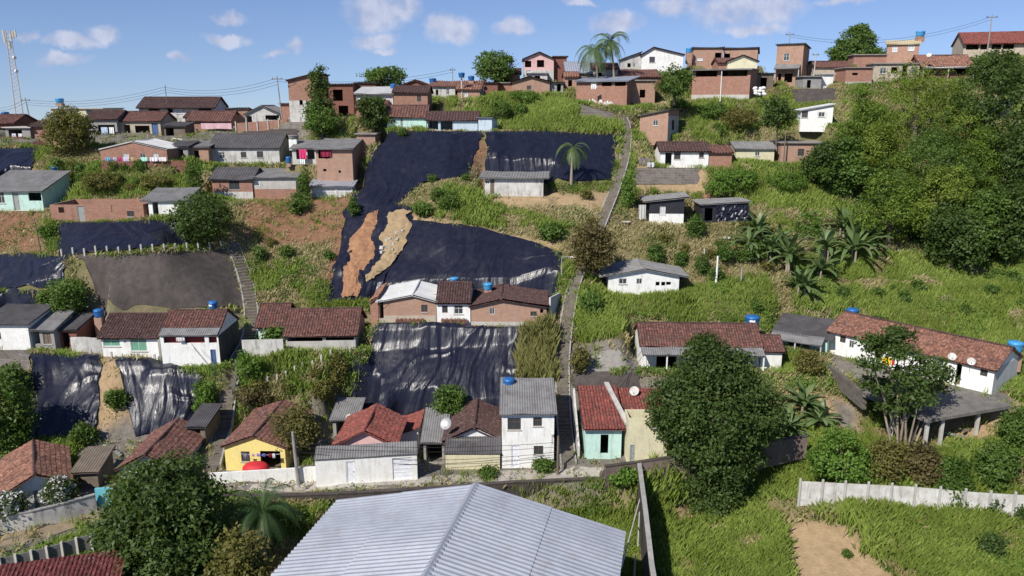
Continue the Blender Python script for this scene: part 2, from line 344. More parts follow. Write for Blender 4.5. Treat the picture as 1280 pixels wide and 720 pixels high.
def opening(root, kind, a, b, c, d, y=0.0, rot=None):
    if kind == 'r': MB().box(a-.03, b+.03, y+.5, y+.56, c-.3, d+.05).build('inner_wall', REDP, root); return
    """window or door filling a hole a..b (x) c..d (z) of a wall whose face is at y"""
    w, h = b - a, d - c
    if kind == 'o': return
    o = None
    if kind[0] == 'w':
        fm, pm = {'w': (FRAMEM, GLASS), 'wb': (BFRAME, GLASS), 'wg': (FRAMEM, GGLASS), 'ww': (WDOOR, LGREY), 'wt': (WOOD, WOOD)}[kind]
        f = MB(); k = .07
        for q in ((a, a+k, c, d), (b-k, b, c, d), (a+k, b-k, c, c+k), (a+k, b-k, d-k, d)): f.box(q[0], q[1], y+.04, y+.13, q[2], q[3])
        f.box((a+b)/2-.03, (a+b)/2+.03, y+.05, y+.12, c+k, d-k)
        if h > .9: f.box(a+k, b-k, y+.055, y+.115, c+h*.62, c+h*.62+.05)
        o = f.build('window', fm, root); MB().box(a+k*.5, b-k*.5, y+.08, y+.10, c+k*.5, d-k*.5).build('pane', pm, o)
        if w > .7: MB().box(a-.08, b+.08, y-.07, y+.03, c-.09, c-.003).build('sill', LCONC, o)
    else:
        m = {'d': WDOOR, 'db': BDOOR, 'dg': GDOOR, 'gar': WDOOR, 'dw': WOOD}[kind]
        f = MB().box(a+.01, b-.01, y+.08, y+.14, c, d-.01)
        if kind == 'gar':
            for i in range(1, 6): f.box(a+.06, b-.06, y+.055, y+.079, c+h*i/6-.02, c+h*i/6+.02)
        else:
            for q in ((a+.01, a+.09), (b-.09, b-.01)): f.box(q[0], q[1], y+.03, y+.079, c, d-.01)
        o = f.build('garage_door' if kind == 'gar' else 'door', m, root)
        if kind != 'gar': MB().box(b-.2, b-.15, y+.0, y+.079, c+h*.48, c+h*.53).build('handle', STEEL, o)
PADS = []
class Hs: pass
def frame(x0, x1, yb, yb2, Y=None, z=None, yaw=None):
    mx, my = (x0 + x1) / 2, (yb + yb2) / 2
    if z is None:
        P = atY(mx, my, Y) if Y is not None else gp(mx, my); z = P[2]
    else: P = atZ(mx, my, z) if Y is None else atY(mx, my, Y); 
    P = np.array(P); P[2] = z
    if yaw is None:
        L, Q = atZ(x0, yb, z), atZ(x1, yb2, z); d = Q - L
        return L, math.hypot(d[0], d[1]), math.atan2(d[1], d[0]), z
    c, s = math.cos(R(yaw)), math.sin(R(yaw)); r = []
    for px in (x0, x1):
        q = ray(px, my); M = np.array([[q[0], -c], [q[1], -s]]); t, k = np.linalg.solve(M, P[:2]); r.append(k)
    L = np.array([P[0] + r[0] * c, P[1] + r[0] * s, z])
    return L, r[1] - r[0], R(yaw), z
def house(label, x0, x1, ye, yb, D, wall, roof=('sf', 1.0, None, 'corr'), yb2=None, Y=None, z=None, yaw=None, ops=(), sops=(), gable=None, coat=None, oh=.35, rp=.5, fd=1.2, pad=True, sidem=None, name='house', cat='house', group=None, roh=.3, h=None, doh=None):
    yb2 = yb if yb2 is None else yb2
    L, W, th, z = frame(x0, x1, yb, yb2, Y, z, yaw)
    if h is None: h = atY(x0, ye, L[1])[2] - z
    h = max(h, 1.2); t = .16
    root = empty(name, tuple(L), th, label=label, cat=cat, group=group)
    far = L[1] > 104
    holes = []
    for (xa, xb, ya, yc, k) in ops:
        f0, f1 = (xa - x0) / (x1 - x0), (xb - x0) / (x1 - x0); base = yb + (yb2 - yb) * (f0 + f1) / 2; sc = h / (yb - ye)
        a, b, c, d = f0 * W, f1 * W, max((base - yc) * sc, .02), min((base - ya) * sc, h - .08)
        if k[0] in 'dg': c = .02
        if b - a > .1 and d - c > .15: holes.append((max(a, .05), min(b, W - .05), c, d, k))
    typ, rise, rm, rk = roof
    zl = zr = zb = h
    if typ == 'sl': zr = h + rise
    if typ in ('sf', 'sb'): zb = h + (rise if typ == 'sf' else -rise)
    mb = MB(); holes_wall(mb, W, -fd, h, holes, t)
    top = {'gf': None, 'sl': None}.get(typ)
    if typ == 'sl': mb.prism([(0, 0, h), (W, 0, h), (W, 0, h + rise)], (0, t, 0)); mb.prism([(0, D - t, h), (W, D - t, h), (W, D - t, h + rise)], (0, t, 0))
    mb.box(0, W, D - t, D, -fd, zb if typ in ('sf', 'sb') else h)
    for sx, zt in ((0, zl), (W - t, zr)):
        pr = [(sx, t, -fd), (sx, D - t, -fd), (sx, D - t, (zb + (zt - zb) * t / D) if typ in ('sf', 'sb') else zt), (sx, t, zt)]
        if typ == 'gs': pr = pr[:3] + [(sx, D * rp, h + rise - .02)] + pr[3:]
        mb.prism(pr, (t, 0, 0))
    if typ == 'gf' and gable is None:
        for yy in (0, D - t): mb.prism([(0, yy, h), (W, yy, h), (W * rp, yy, h + rise)], (0, t, 0))
    mb.build('wall', wall, root)
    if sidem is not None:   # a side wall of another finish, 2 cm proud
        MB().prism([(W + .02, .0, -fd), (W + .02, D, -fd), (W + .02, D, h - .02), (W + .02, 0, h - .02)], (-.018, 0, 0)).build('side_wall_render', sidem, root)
    if typ == 'gf' and gable is not None:
        for yy in (0, D - t): MB().prism([(0, yy, h), (W, yy, h), (W * rp, yy, h + rise)], (0, t, 0)).build('gable', gable, root)
    if coat:
        cm = MB(); holes_wall(cm, W, -fd, h * coat[1], [q for q in holes], .04, -.042); cm.build('render_coat', coat[0], root)
    for q in holes: opening(root, q[4], *q[:4])
    for (f0, f1, c, d, k, side) in sops:      # openings on a side wall: shallow frames set on the face
        xx = W + .01 if side == 'r' else -.01; s = 1 if side == 'r' else -1
        f = MB().box(min(xx, xx + s * .05), max(xx, xx + s * .05), f0 * D, f1 * D, c * h, d * h); o = f.build('window', FRAMEM if k != 'o' else DARK, root)
        if k != 'o': MB().box(min(xx + s * .052, xx + s * .07), max(xx + s * .052, xx + s * .07), f0 * D + .07, f1 * D - .07, c * h + .07, d * h - .07).build('pane', GLASS, o)
    if rm is not None:
        rb = MB(); e = .05; o_ = oh; r_ = roh; df = D + .25
        if typ == 'gf':
            s1 = rise / (W * rp); s2 = rise / (W * (1 - rp))
            f_ = -(doh if doh is not None else oh)
            sheet(rb, (-r_, df, h + e - r_ * s1), (-r_, f_, h + e - r_ * s1), (W * rp, f_, h + rise + e), (W * rp, df, h + rise + e), rk, far)
            sheet(rb, (W + r_, f_, h + e - r_ * s2), (W + r_, df, h + e - r_ * s2), (W * rp, df, h + rise + e), (W * rp, f_, h + rise + e), rk, far)
            ridge = [(W * rp, f_, h + rise + .1), (W * rp, df, h + rise + .1)]
        elif typ == 'gs':
            s1 = rise / (D * rp); s2 = rise / (D * (1 - rp))
            sheet(rb, (-r_, -o_, h + e - o_ * s1), (W + r_, -o_, h + e - o_ * s1), (W + r_, D * rp, h + rise + e), (-r_, D * rp, h + rise + e), rk, far)
            sheet(rb, (W + r_, D + .3, h + e - .3 * s2), (-r_, D + .3, h + e - .3 * s2), (-r_, D * rp, h + rise + e), (W + r_, D * rp, h + rise + e), rk, far)
            ridge = [(-r_, D * rp, h + rise + .1), (W + r_, D * rp, h + rise + .1)]
        elif typ in ('sf', 'sb'):
            s = (zb - h) / D
            sheet(rb, (-r_, -o_, h + e - o_ * s), (W + r_, -o_, h + e - o_ * s), (W + r_, df, h + e + df * s), (-r_, df, h + e + df * s), rk, far); ridge = None
        elif typ == 'sl':
            s = rise / W
            sheet(rb, (-r_, df, h + e - r_ * s), (-r_, -o_, h + e - r_ * s), (W + r_, -o_, h + rise + e + r_ * s), (W + r_, df, h + rise + e + r_ * s), rk, far); ridge = None
        else:
            rb.box(-r_, W + r_, -o_, D + .1, h + .002, h + .16); ridge = None
        ro = rb.build('roof', rm, root)
        if ridge and rk == 'tile': MB().tube(ridge, .13, 6).build('ridge_cap', TILE_D if rm is not TILE_R else TILE_R, ro)
        elif ridge: MB().tube(ridge, .1, 6).build('ridge_cap', rm, ro)
    H_ = Hs(); H_.root, H_.W, H_.D, H_.h, H_.L, H_.th, H_.z = root, W, D, h, L, th, z
    def loc(x, y, zz):
        c, s = math.cos(th), math.sin(th); return np.array([L[0] + x * c - y * s, L[1] + x * s + y * c, z + zz])
    H_.loc = loc
    if pad: PADS.append((L[0], L[1], th, W, D, z))
    return H_
def awning(H_, f0, f1, z0, z1, dep, m, kind='corr', posts=0, pm=None, y0=-.02, pz=0.0):
    """lean-to roof in front of a house: from height z0 at the wall to z1 at its outer edge"""
    a, b = f0 * H_.W, f1 * H_.W; mb = MB(); sheet(mb, (a, y0 - dep, z1), (b, y0 - dep, z1), (b, y0, z0), (a, y0, z0), kind, H_.L[1] > 104)
    o = mb.build('awning', m, H_.root)
    for i in range(posts):
        x = a + .1 + (b - a - .2) * i / max(posts - 1, 1); MB().box(x - .07, x + .07, y0 - dep + .12, y0 - dep + .26, pz, z1 - .08).build('post', pm or LCONC, o)
    return o
def wall_run(label, pts, th, m, name='wall', cat='wall', posts=None, cap=None, group=None):
    """free wall through world points (x, y, z_base, z_top)"""
    root = empty(name, (pts[0][0], pts[0][1], pts[0][2]), 0, label=label, cat=cat, group=group); o0 = np.array(pts[0][:3]); mb = MB(); cb = MB()
    for p, q in zip(pts[:-1], pts[1:]):
        d = np.array([q[0] - p[0], q[1] - p[1]]); L = np.linalg.norm(d); nrm = np.array([-d[1], d[0]]) / L * th
        P = [(p[0], p[1], p[2]), (q[0], q[1], q[2]), (q[0], q[1], q[3]), (p[0], p[1], p[3])]
        mb.prism([np.array(v) - o0 for v in P], (nrm[0], nrm[1], 0))
        if cap:
            e = nrm / th * .05; C = [np.array((p[0] - e[0], p[1] - e[1], p[3] + .003)), np.array((q[0] - e[0], q[1] - e[1], q[3] + .003)), np.array((q[0] - e[0], q[1] - e[1], q[3] + .09)), np.array((p[0] - e[0], p[1] - e[1], p[3] + .09))]
            cb.prism([c - o0 for c in C], (nrm[0] + 2 * e[0], nrm[1] + 2 * e[1], 0))
    mb.build('masonry', m, root)
    if cap: cb.build('coping', cap, root)
    if posts:
        n, hh, pm = posts[:3]; cum = [0.0]
        for p, q in zip(pts[:-1], pts[1:]): cum.append(cum[-1] + math.dist(p[:2], q[:2]))
        A = np.array(pts)
        for i in range(n):
            s = cum[-1] * i / (n - 1); x, y, zt, zb = (np.interp(s, cum, A[:, k]) for k in (0, 1, 3, 2))
            MB().box(x - .09 - o0[0], x + .09 - o0[0], y - .13 - o0[1], y + .0 - o0[1] - .003, zb - o0[2], zt + hh - o0[2]).build('post', pm, root)
    return root

CREAMROOF = surf('cream_roof_sheet', (.58,.50,.30), (.50,.43,.27), dirt=.3, streak=False)
BPLAST = surf('black_plastic_wall', (.02,.02,.028), (.03,.03,.04), dirt=.0, rough=.5)
TILE_M = tilemat('maroon_corrugated_tiles', (.13,.035,.032), (.085,.026,.026), moss=(.05,.02,.02), amt=.4)
REDP = plain('red_paint', (.20, .02, .02), .7)
# ---- far ridge, from the tower side
house('cream flat-roofed house on the ridge with the pale blue tank on its roof', 66,130,136,153, 8, CREAM, ('fl',0,LCONC,''), Y=150, ops=[(75,86,139,146,'w'),(109,123,137,143,'w')], yaw=0)
HL2 = house('low brown-roofed house behind the yellowish tree, washing in its porch', 110,148,149,172, 6, GREY, ('gs',1.3,TILE_D,'tile'), Y=132, yaw=0, ops=[(124,145,156,170,'o')])
house('stained house with tiled roof and cluttered yard left of the two-storey house', 151,202,151,171, 6, BEIGE, ('gs',1.4,TILE,'tile'), Y=133, yaw=0, ops=[(156,164,156,168,'o'),(170,188,157,168,'o'),(191,199,154,166,'db')])
house('wide two-storey tiled house with dark upper openings below the thin mast', 176,270,134,160, 8, DWHITE, ('gs',1.7,TILE_D,'tile'), Y=144, yaw=4, ops=[(188,202,135,139,'o'),(202,209,135,145,'ww'),(211,218,135,141,'o'),(222,229,136,142,'ww'),(250,266,135,139,'o'),(212,222,150,158,'o')], oh=.6)
house('tiled house above the brick yard wall where a pink banner hangs', 236,289,151,166, 6, BRICK, ('gs',1.5,TILE,'tile'), Y=137, yaw=0, ops=[(256,272,151,157,'o')])
house('plain brick house with a one-way sloping roof beside the grey gabled house', 284,312,136,160, 7, BRICK2, ('sb',.8,DFIBRE,'corr'), Y=141, yaw=6)
house('grey gabled house with open porch next to the leaning utility pole', 308,351,143,163, 7, DWHITE, ('gf',1.4,FIBRE,'corr'), Y=135, yaw=0, ops=[(309,316,145,153,'o'),(333,350,144,150,'o')])
house('flat slab-roofed shelter with washing hanging under it beside a brick wall', 9,40,160,181, 5, GREY, ('fl',0,LCONC,''), Y=128, yaw=0, ops=[(13,30,162,178,'o')])
house('bare brick house wall beside the slab-roofed shelter with the washing', 41,61,159,182, 6, BRICK, ('gs',.8,TILE_D,'tile'), Y=128.5, yaw=0)
house('dark tiled house under the telecom tower with a small blue tank', -20,21,154,184, 7, BRICK3, ('gs',1.3,TILE,'tile'), Y=134, yaw=0, ops=[(2,12,160,170,'o')])
house('tall two-storey brick house with plastered lower half behind the slim dark tree', 363,398,101,152, 9, BRICK, ('sl',1.1,TILE_D,'tile'), Y=132, yaw=0, coat=(DWHITE,.52), ops=[(376,380,125,131,'o'),(384,388,126,131,'o')], fd=2)
house('dark brick two-storey house with shadowed openings right of the slim dark tree', 399,443,106,150, 8, BRICK3, ('sb',1.0,TILE_D,'tile'), Y=133, yaw=-6, ops=[(404,412,110,120,'o'),(418,430,112,126,'o'),(406,416,130,146,'o'),(424,436,132,146,'o')], fd=2)
house('pale sheet-roofed house between the dark brick house and the small brick one', 446,492,117,142, 7, DWHITE, ('sf',1.1,LFIBRE,'corr'), Y=129, yaw=0, ops=[(456,464,122,134,'o'),(482,491,119,131,'ww')], oh=.5)
house('brick house with narrow window directly above the mint green house', 493,535,116,145, 7, BRICK, ('gs',1.0,TILE_D,'tile'), Y=127, yaw=0, ops=[(522,527,119,127,'wb')])
house('mint green tiled house above the upper black tarpaulin', 484,533,146,163, 5.5, MINT, ('gs',1.6,TILE,'tile'), Y=121.5, yaw=0, ops=[(501,504,147,161,'dg'),(488,495,149,154,'w')], pad=True)
h = house('long stained white house with dark veranda beside the mint green house', 534,597,150,165, 5.5, LBLUE, ('gs',1.1,TILE_D,'tile'), Y=120, yaw=0, ops=[(535,548,151,162,'o'),(551,566,151,163,'o')])
house('small blue-grey annex at the right end of the veranda house above the tarpaulin', 598,615,147,165, 5, LBLUE, ('sb',.3,FIBRE,'corr'), Y=119.5, yaw=-8)
house('long stained white house on the ridge behind the tank on a pole', 538,605,108,124, 7, DWHITE, ('sf',1.0,TILE_O,'tile'), Y=138, yaw=0, ops=[(545,548,112,119,'o'),(558,562,111,118,'w'),(569,573,111,121,'o'),(583,587,110,117,'w')])
house('dark brick house end joining the long ridge house near the round tree', 605,622,104,122, 7, BRICK3, ('sb',.5,TILE_D,'tile'), Y=138, yaw=-10)
house('bare brick hut on the ridge right below the round tree', 624,640,104,118, 6, BRICK, ('fl',0,CONC,''), Y=141, yaw=0)
house('low tiled house on the ridge seen behind the brick house with narrow window', 500,538,108,118, 7, BRICK3, ('gf',1.0,TILE,'tile'), Y=142, yaw=0)
# ---- ridge centre
house('pink two-storey gabled house with open upper balcony', 655,692,74,99, 8, PINK, ('gf',1.1,TILE_D,'tile'), Y=146, yaw=0, ops=[(656,664,76,84,'o'),(671,680,75,84,'o'),(658,664,88,95,'ww')], coat=(DWHITE,.45))
house('dark brick block joining the right side of the pink two-storey house', 692.5,708,71,98, 7, BRICK3, ('fl',0,TILE_D,''), Y=147, yaw=0)
house('low pinkish brick gabled house with one small window below the pink house', 640,687,103,121, 7, BRICK2, ('gf',.9,TILE_D,'tile'), Y=137, yaw=0, ops=[(658.5,664,107,112,'wb')])
house('grey annex with a dark door beside the low pinkish brick house', 687.5,704,104,120, 5, GREY, ('sb',.4,DFIBRE,'corr'), Y=137.5, yaw=0, ops=[(689,693,106,116,'w'),(696,701,105,117,'o')])
house('shed with large pale metal roof left of the tall coconut palms', 708,737,91,106, 5, WOOD, ('sf',2.0,METAL,'corr'), Y=142, yaw=0)
house('shadowy house behind the coconut palms with a weathered sheet roof', 741,772,86,106, 6, GREY, ('gs',1.0,TILE_D,'tile'), Y=143, yaw=0, ops=[(745,752,91,100,'o')])
HG = house('long brick building with chalky scrawls low on its wall under a metal roof', 720,783,102,135, 8, BRICK, ('sf',.9,METAL,'corr'), Y=133, yaw=-22, ops=[(752,764,103,108,'o'),(768,781,103,108,'o'),(738,746,103,109,'ww')], fd=2, oh=.6)
house('house whose dark red tiled roof shows behind the long brick building', 772,826,96,112, 6, BRICK3, ('sf',1.4,TILE,'tile'), Y=142, yaw=0)
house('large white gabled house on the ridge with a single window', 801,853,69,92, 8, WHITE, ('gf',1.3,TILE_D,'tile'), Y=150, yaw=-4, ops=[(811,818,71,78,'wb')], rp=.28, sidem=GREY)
house('white side building with lean-to roof attached left of the white gabled house', 780,800.5,73,92, 7, DWHITE, ('sl',1.0,DFIBRE,'corr'), Y=150.5, yaw=0, ops=[(784,788,79,84,'o'),(791,794,79,84,'w')])
house('brick house with flat dark roof right of the white gabled house', 866,903,60,82, 8, BRICK2, ('sb',.4,DFIBRE,'corr'), Y=153, yaw=-4, ops=[(871,878,72,76,'ww'),(893,901,66,73,'o')])
house('brick house with low sloping dark roof farthest back above the brick hall', 904,946,61,82, 8, BRICK2, ('sb',.6,DFIBRE,'corr'), Y=154, yaw=-18, ops=[(905,912,67,74,'o')])
house('cream gabled house peeking over the roof of the brick hall', 909,946,77,92, 8, CREAM, ('gf',1.0,TILE_D,'tile'), Y=146, yaw=-8)
HH = house('large brick hall with metal shed roof and a white pipe on its front', 864,936,88,126, 11, BRICK, ('sf',.3,METAL,'corr'), Y=137, yaw=-24, ops=[(868,895,89,96,'o'),(901,932,89,96,'o')], coat=(LCONC,.2), oh=.9, fd=2)
house('small brick house with pale side wall and one window beside the stairway top', 799,834,145,172, 6, BRICK2, ('sl',.9,DFIBRE,'corr'), Y=124, yaw=-28, ops=[(815.5,822,150,157,'w')], sidem=LCONC, sops=[(.35,.55,.35,.8,'o','r')])
HT = house('square brick tower house with green shutter and porch', 968,1001,56,104, 6, BRICK2, ('sb',.5,DFIBRE,'corr'), Y=147, yaw=-30, ops=[(977,984,67,76,'w'),(972,976,92,103,'o'),(980,990,92,103,'o')], fd=2)
awning(HT, 0, .95, HT.h*.48, HT.h*.36, 1.4, FIBRE, posts=2)
house('low tiled house between the brick tower house and the ivy-covered mound', 1018,1062,84,100, 7, BEIGE, ('gs',1.1,TILE,'tile'), Y=147, yaw=-5, ops=[(1044,1054,87,94,'o')])
house('small whitewashed room beside the brick tower house', 1027,1041,93,105, 4, WHITE, ('fl',0,LCONC,''), Y=142, yaw=0)
house('low brick room with pale base below the stepped brick parapet', 1056,1089,85,106, 6, BRICK, ('fl',0,CONC,''), Y=141, yaw=-4, coat=(LCONC,.18), ops=[(1064,1071,91,94,'o')])
house('brick storey with stepped parapet in front of the ivy-covered mound', 1066,1107,69,84, 7, BRICK, ('fl',0,CONC,''), Y=148, yaw=-8, fd=3)
house('upper brick house with cream sheet roof and the bright blue tank', 1107,1147,56,78, 7, BRICK2, ('sf',1.1,CREAMROOF,'corr'), Y=150, yaw=-24, ops=[(1113.5,1120,58,65,'ww'),(1133,1141,57,64,'ww')], fd=4, sops=[(.3,.55,.35,.75,'w','r')])
house('shadowed ground floor with open rooms under the cream-roofed brick house', 1090,1147,80,106, 6, BEIGE, ('fl',0,CONC,''), Y=144, yaw=-6, ops=[(1098,1106,85,92,'w'),(1112,1120,84,92,'o'),(1126,1132,82,104,'o'),(1137,1145,84,92,'w')])
hh = house('tiled brick house with a long pale awning edge above the tree mass', 1149,1213,83,104, 7, BRICK3, ('gs',2.0,TILE_O,'tile'), Y=144, yaw=-8, ops=[(1152,1160,88,98,'o'),(1192,1205,86,92,'o')])
awning(hh, 0, 1, hh.h-.1, hh.h-.3, 1.2, LFIBRE, posts=3)
hh = house('large beige house with red tiled roof and shaded veranda at the ridge end', 1203,1290,54,73, 9, BEIGE, ('gs',2.2,TILE_R,'tile'), Y=158, yaw=-16, ops=[(1206,1222,55,62,'o'),(1224,1233,55,62,'o'),(1238,1250,55,62,'o'),(1252,1266,55,62,'o')], oh=.7, fd=3)
house('white house half hidden in the tree mass below a dark retaining wall', 1000,1040,138,155, 6, WHITE, ('sl',.9,LFIBRE,'corr'), Y=124, yaw=-14, ops=[(1001,1009,138.5,147,'wb'),(1022,1030,140,146,'w')])
# ---- second row
HM1 = house('whitewashed house with three small openings under a dark tiled roof', 825,885,189,209, 6, WHITE, ('gs',1.1,TILE_D,'tile'), Y=116.5, yaw=-2, ops=[(831,839,191,207,'o'),(842,850,190,199,'wb'),(873,879,190,197,'wb')])
house('plain brick room attached right of the whitewashed house with three openings', 885.7,914,191,210, 6, BRICK, ('gs',.8,TILE,'tile'), Y=116.3, yaw=-2)
house('cream house with grey sheet roof and one small window on the right slope', 919,967,186,203, 6, CREAM, ('gs',.8,FIBRE,'corr'), Y=118.5, yaw=-3, ops=[(943,949,190,195,'w')])
house('roofless pale brick house with one opening beside the cream house', 975,1029,179,206, 6, BRICK2, ('fl',0,CONC,''), Y=118, yaw=-3, ops=[(996,1004,186,195,'wb')])
HS = house('lone white shack with thin grey roof on the grassy terrace', 606,679,222.5,245, 5, DWHITE, ('sf',.35,FIBRE,'corr'), Y=107, yaw=-3, ops=[(607,612,226,230,'w'),(613,618,224,243,'wt')], oh=.5, roh=.8)
HM5 = house('long stained white house with dark roof above the patio house', 265,350,184,205, 7, DWHITE, ('gs',1.8,DFIBRE,'corr'), Y=119.5, yaw=0, ops=[(275,282,190,198,'w'),(302,309,190,197,'wb'),(322,330,189,197,'wb')])
HM6 = house('brick house with barred window and whitewashed base left of the grey extension', 267,317,224,251, 6, BRICK, ('gs',1.3,DFIBRE,'corr'), Y=110.4, yaw=0, coat=(DWHITE,.42), ops=[(288,301,225,237,'wb')])
house('grey plastered extension with flat slab between the brick houses', 318,371,222,248, 5, LCONC, ('sf',.7,FIBRE,'corr'), Y=110.8, yaw=3, coat=(BRICK,.45), ops=[(320,326,226,232,'ww')])
HM7 = house('two-storey bare brick house with veranda above the black tarpaulin slope', 397,442,186,231, 7, BRICK2, ('sf',1.0,FIBRE,'corr'), Y=112, yaw=0, ops=[(400,414,187,198,'o'),(405,409,211,214,'o'),(424,427,213,216,'o')], oh=.5, fd=2)
house('brick back room behind the two-storey bare brick house', 447,470,168,200, 5, BRICK2, ('fl',0,CONC,''), Y=119, yaw=0)
hh = house('small porch house with pink curtain beside the two-storey bare brick house', 366,396,186,205, 5, LGREY, ('sf',.9,FIBRE,'corr'), Y=115, yaw=0, ops=[(371,382,187,199,'o'),(385,394,187,199,'o')])
house('grey panelled shed below the two-storey bare brick house', 389,441,233,247, 2.5, LGREY, ('sf',.5,METAL,'corr'), Y=109.6, yaw=0, ops=[(391,405,236,246,'ww'),(407,420,236,246,'ww'),(422,440,236,246,'ww')])
house('shack with black upper wall and whitewashed base near the washing', 811,854,252,280, 5, BPLAST, ('sl',.5,FIBRE,'corr'), Y=104.3, yaw=-3, coat=(WHITE,.46), ops=[(824,831,258,268,'ww')], roh=.8)
HSH = house('shanty wrapped in crumpled black plastic under a sagging sheet roof', 876,934,256,280, 4.5, BPLAST, ('sl',.35,FIBRE,'corr'), Y=105, yaw=0, ops=[(880,890,260,276,'o')])
HW = house('white house with broad pale sheet roof alone on the green slope', 760,848,344,368, 5.5, WHITE, ('gf',.8,FIBRE,'corr'), Y=92.5, yaw=-1, ops=[(773,783,348,355,'w'),(795,802,348,355,'w'),(819,824,352,357,'o'),(826,831,352,357,'o'),(832,838,352,356,'o')], roh=1.2, oh=.45)
house('mint green house with mixed roof above the bare orange slope', -20,55,239,263, 7, MINT, ('sf',2.0,FIBRE,'corr'), Y=103.5, yaw=0, ops=[(18,26,240,253,'dg'),(38,54,241,251,'o'),(0,8,240,254,'w')])
HB = house('wide brick gabled house with colourful washing hung in front', 127,210,187,205, 7, BRICK, ('gf',1.1,LFIBRE,'corr'), Y=113, yaw=0, ops=[(155,162,192,198,'ww'),(176,183,192,198,'w'),(192,199,192,199,'ww')], oh=.15, roh=.15)
house('long roofless brick house with holes for windows above the tarpaulin', 65,181,256,277, 6, BRICK, ('fl',0,None,''), Y=98, yaw=1.5, ops=[(75,82,259,266,'o'),(98,107,258,276,'dg'),(141,149,256,265,'o'),(160,169,264,271,'wb')])
house('small white hut with grey sheet roof beside the round dark tree', 187,227,251,271, 5, WHITE, ('sf',1.0,FIBRE,'corr'), Y=98.5, yaw=2, ops=[(192,199,253,269,'o')], roh=.9)
# ---- middle rows
HR1 = house('beige rendered brick house with wide pale gabled sheet roof in the middle row', 474,545.5,377,402, 7, BRICK2, ('gf',.75,LFIBRE,'corr'), Y=85.6, yaw=0, rp=.6, ops=[(474.5,480,377.5,398,'o'),(527,535,381,390,'wb')], coat=(BEIGE,.3))
house('narrow brick lean-to with reddish roof at the left end of the middle row', 463.5,473.2,378,401, 6.5, BRICK, ('sl',.6,TILE_O,'tile'), Y=86, yaw=0, oh=.2, roh=.1)
HR2 = house('narrow white house with tiled roof between the two brick houses', 546.2,588,378,403, 7, WHITE, ('gs',1.5,TILE_D,'tile'), Y=85.5, yaw=0, ops=[(553,560,382,391,'wb'),(568,579,381.5,392.5,'w')], roh=.1)
HR3 = house('wide pale brick house with dark tiled gable roof at the right of the middle row', 589,683,383,406, 7, BRICK2, ('gf',.8,TILE_D,'tile'), Y=85.3, yaw=-1, rp=.4, ops=[(612,618.5,384.5,393,'w'),(663,671,389,395,'wb'),(675,679,386,391,'o')], coat=(LCONC,.16))
HR4 = house('long white house with deep grey veranda roof partly behind the giant tree', 801,948,431,463, 6, WHITE, ('gs',1.6,TILE,'tile'), Y=81, yaw=-2, ops=[(820,845,440,461,'o'),(925,934,442,455,'w')])
awning(HR4, -.01, 1.01, HR4.h - .1, HR4.h - .65, 1.7, FIBRE, posts=6, pm=WHITE)
house('small white end room with tiled roof right of the long veranda house', 950,976,438,463, 4.5, WHITE, ('gs',1.0,TILE,'tile'), Y=80.4, yaw=-4)
HR5 = house('grey-roofed shack with green wall left of the long white terrace house', 970,1033,415,432, 5, MINT, ('sf',.9,DFIBRE,'corr'), z=6.2, yb2=442, ops=[(985,1000,418,432,'o'),(1003,1012,420,434,'wt')], roh=.6)
awning(HR5, -.08, .95, HR5.h + .1, HR5.h - .35, 1.8, FIBRE, posts=3)
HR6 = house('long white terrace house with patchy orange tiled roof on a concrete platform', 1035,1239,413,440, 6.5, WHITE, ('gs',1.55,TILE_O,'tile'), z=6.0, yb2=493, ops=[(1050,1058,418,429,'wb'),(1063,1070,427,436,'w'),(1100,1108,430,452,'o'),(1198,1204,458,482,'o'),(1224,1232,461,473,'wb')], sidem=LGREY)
house('whitewashed house with dark roof at the foot of the left tarpaulin', -18,39,405,437, 5, WHITE, ('sf',.8,DFIBRE,'corr'), Y=82, yaw=0, ops=[(-3,4,415,424,'wb')])
house('dilapidated grey shed right of the whitewashed house', 40,70,412,437, 4, GREY, ('sf',.9,FIBRE,'corr'), Y=82.4, yaw=0, ops=[(44,52,414,430,'o'),(56,66,416,430,'wt')])
HLR1 = house('white house with green glazed window and door on the left terrace', 129,199,421,445, 6, WHITE, ('gs',1.7,TILE_D,'tile'), Y=80, yaw=0, ops=[(131,152,421.5,433,'wg'),(157,160,425,429,'w'),(165,185,421,439,'wg')])
HLR2 = house('white house with dark red veranda and blue door on the left terrace', 204,276,420,457, 6.5, WHITE, ('gs',1.9,TILE,'tile'), Y=78.8, yaw=1, ops=[(208,230,421,429,'r'),(234,259,421,429,'r'),(264,274,421,429,'r'),(264.5,271.5,437,456,'db')], roh=.1, fd=1.5, oh=-.9, sidem=DCONC)  # right side: dirty grey wall, with its lack of sun painted into the dark finish
awning(HLR2, -.01, 1.0, HLR2.h + .56, HLR2.h + .06, 1.15, FIBRE, y0=.95)
HLR4 = house('old house with mossy tiled roof and open pink veranda beside the left stairway', 358,445,419,438, 7, LCONC, ('gs',2.0,TILE,'tile'), Y=82.3, yaw=2, ops=[(360,404,419.5,427,'o'),(408,443,418,426,'o')], gable=None)
house('mint plastered room under the left end of the mossy tiled roof', 324,357,408,430, 6, MINT, ('gs',1.8,TILE,'tile'), Y=84.5, yaw=3, ops=[(327,338,411,418,'ww')])
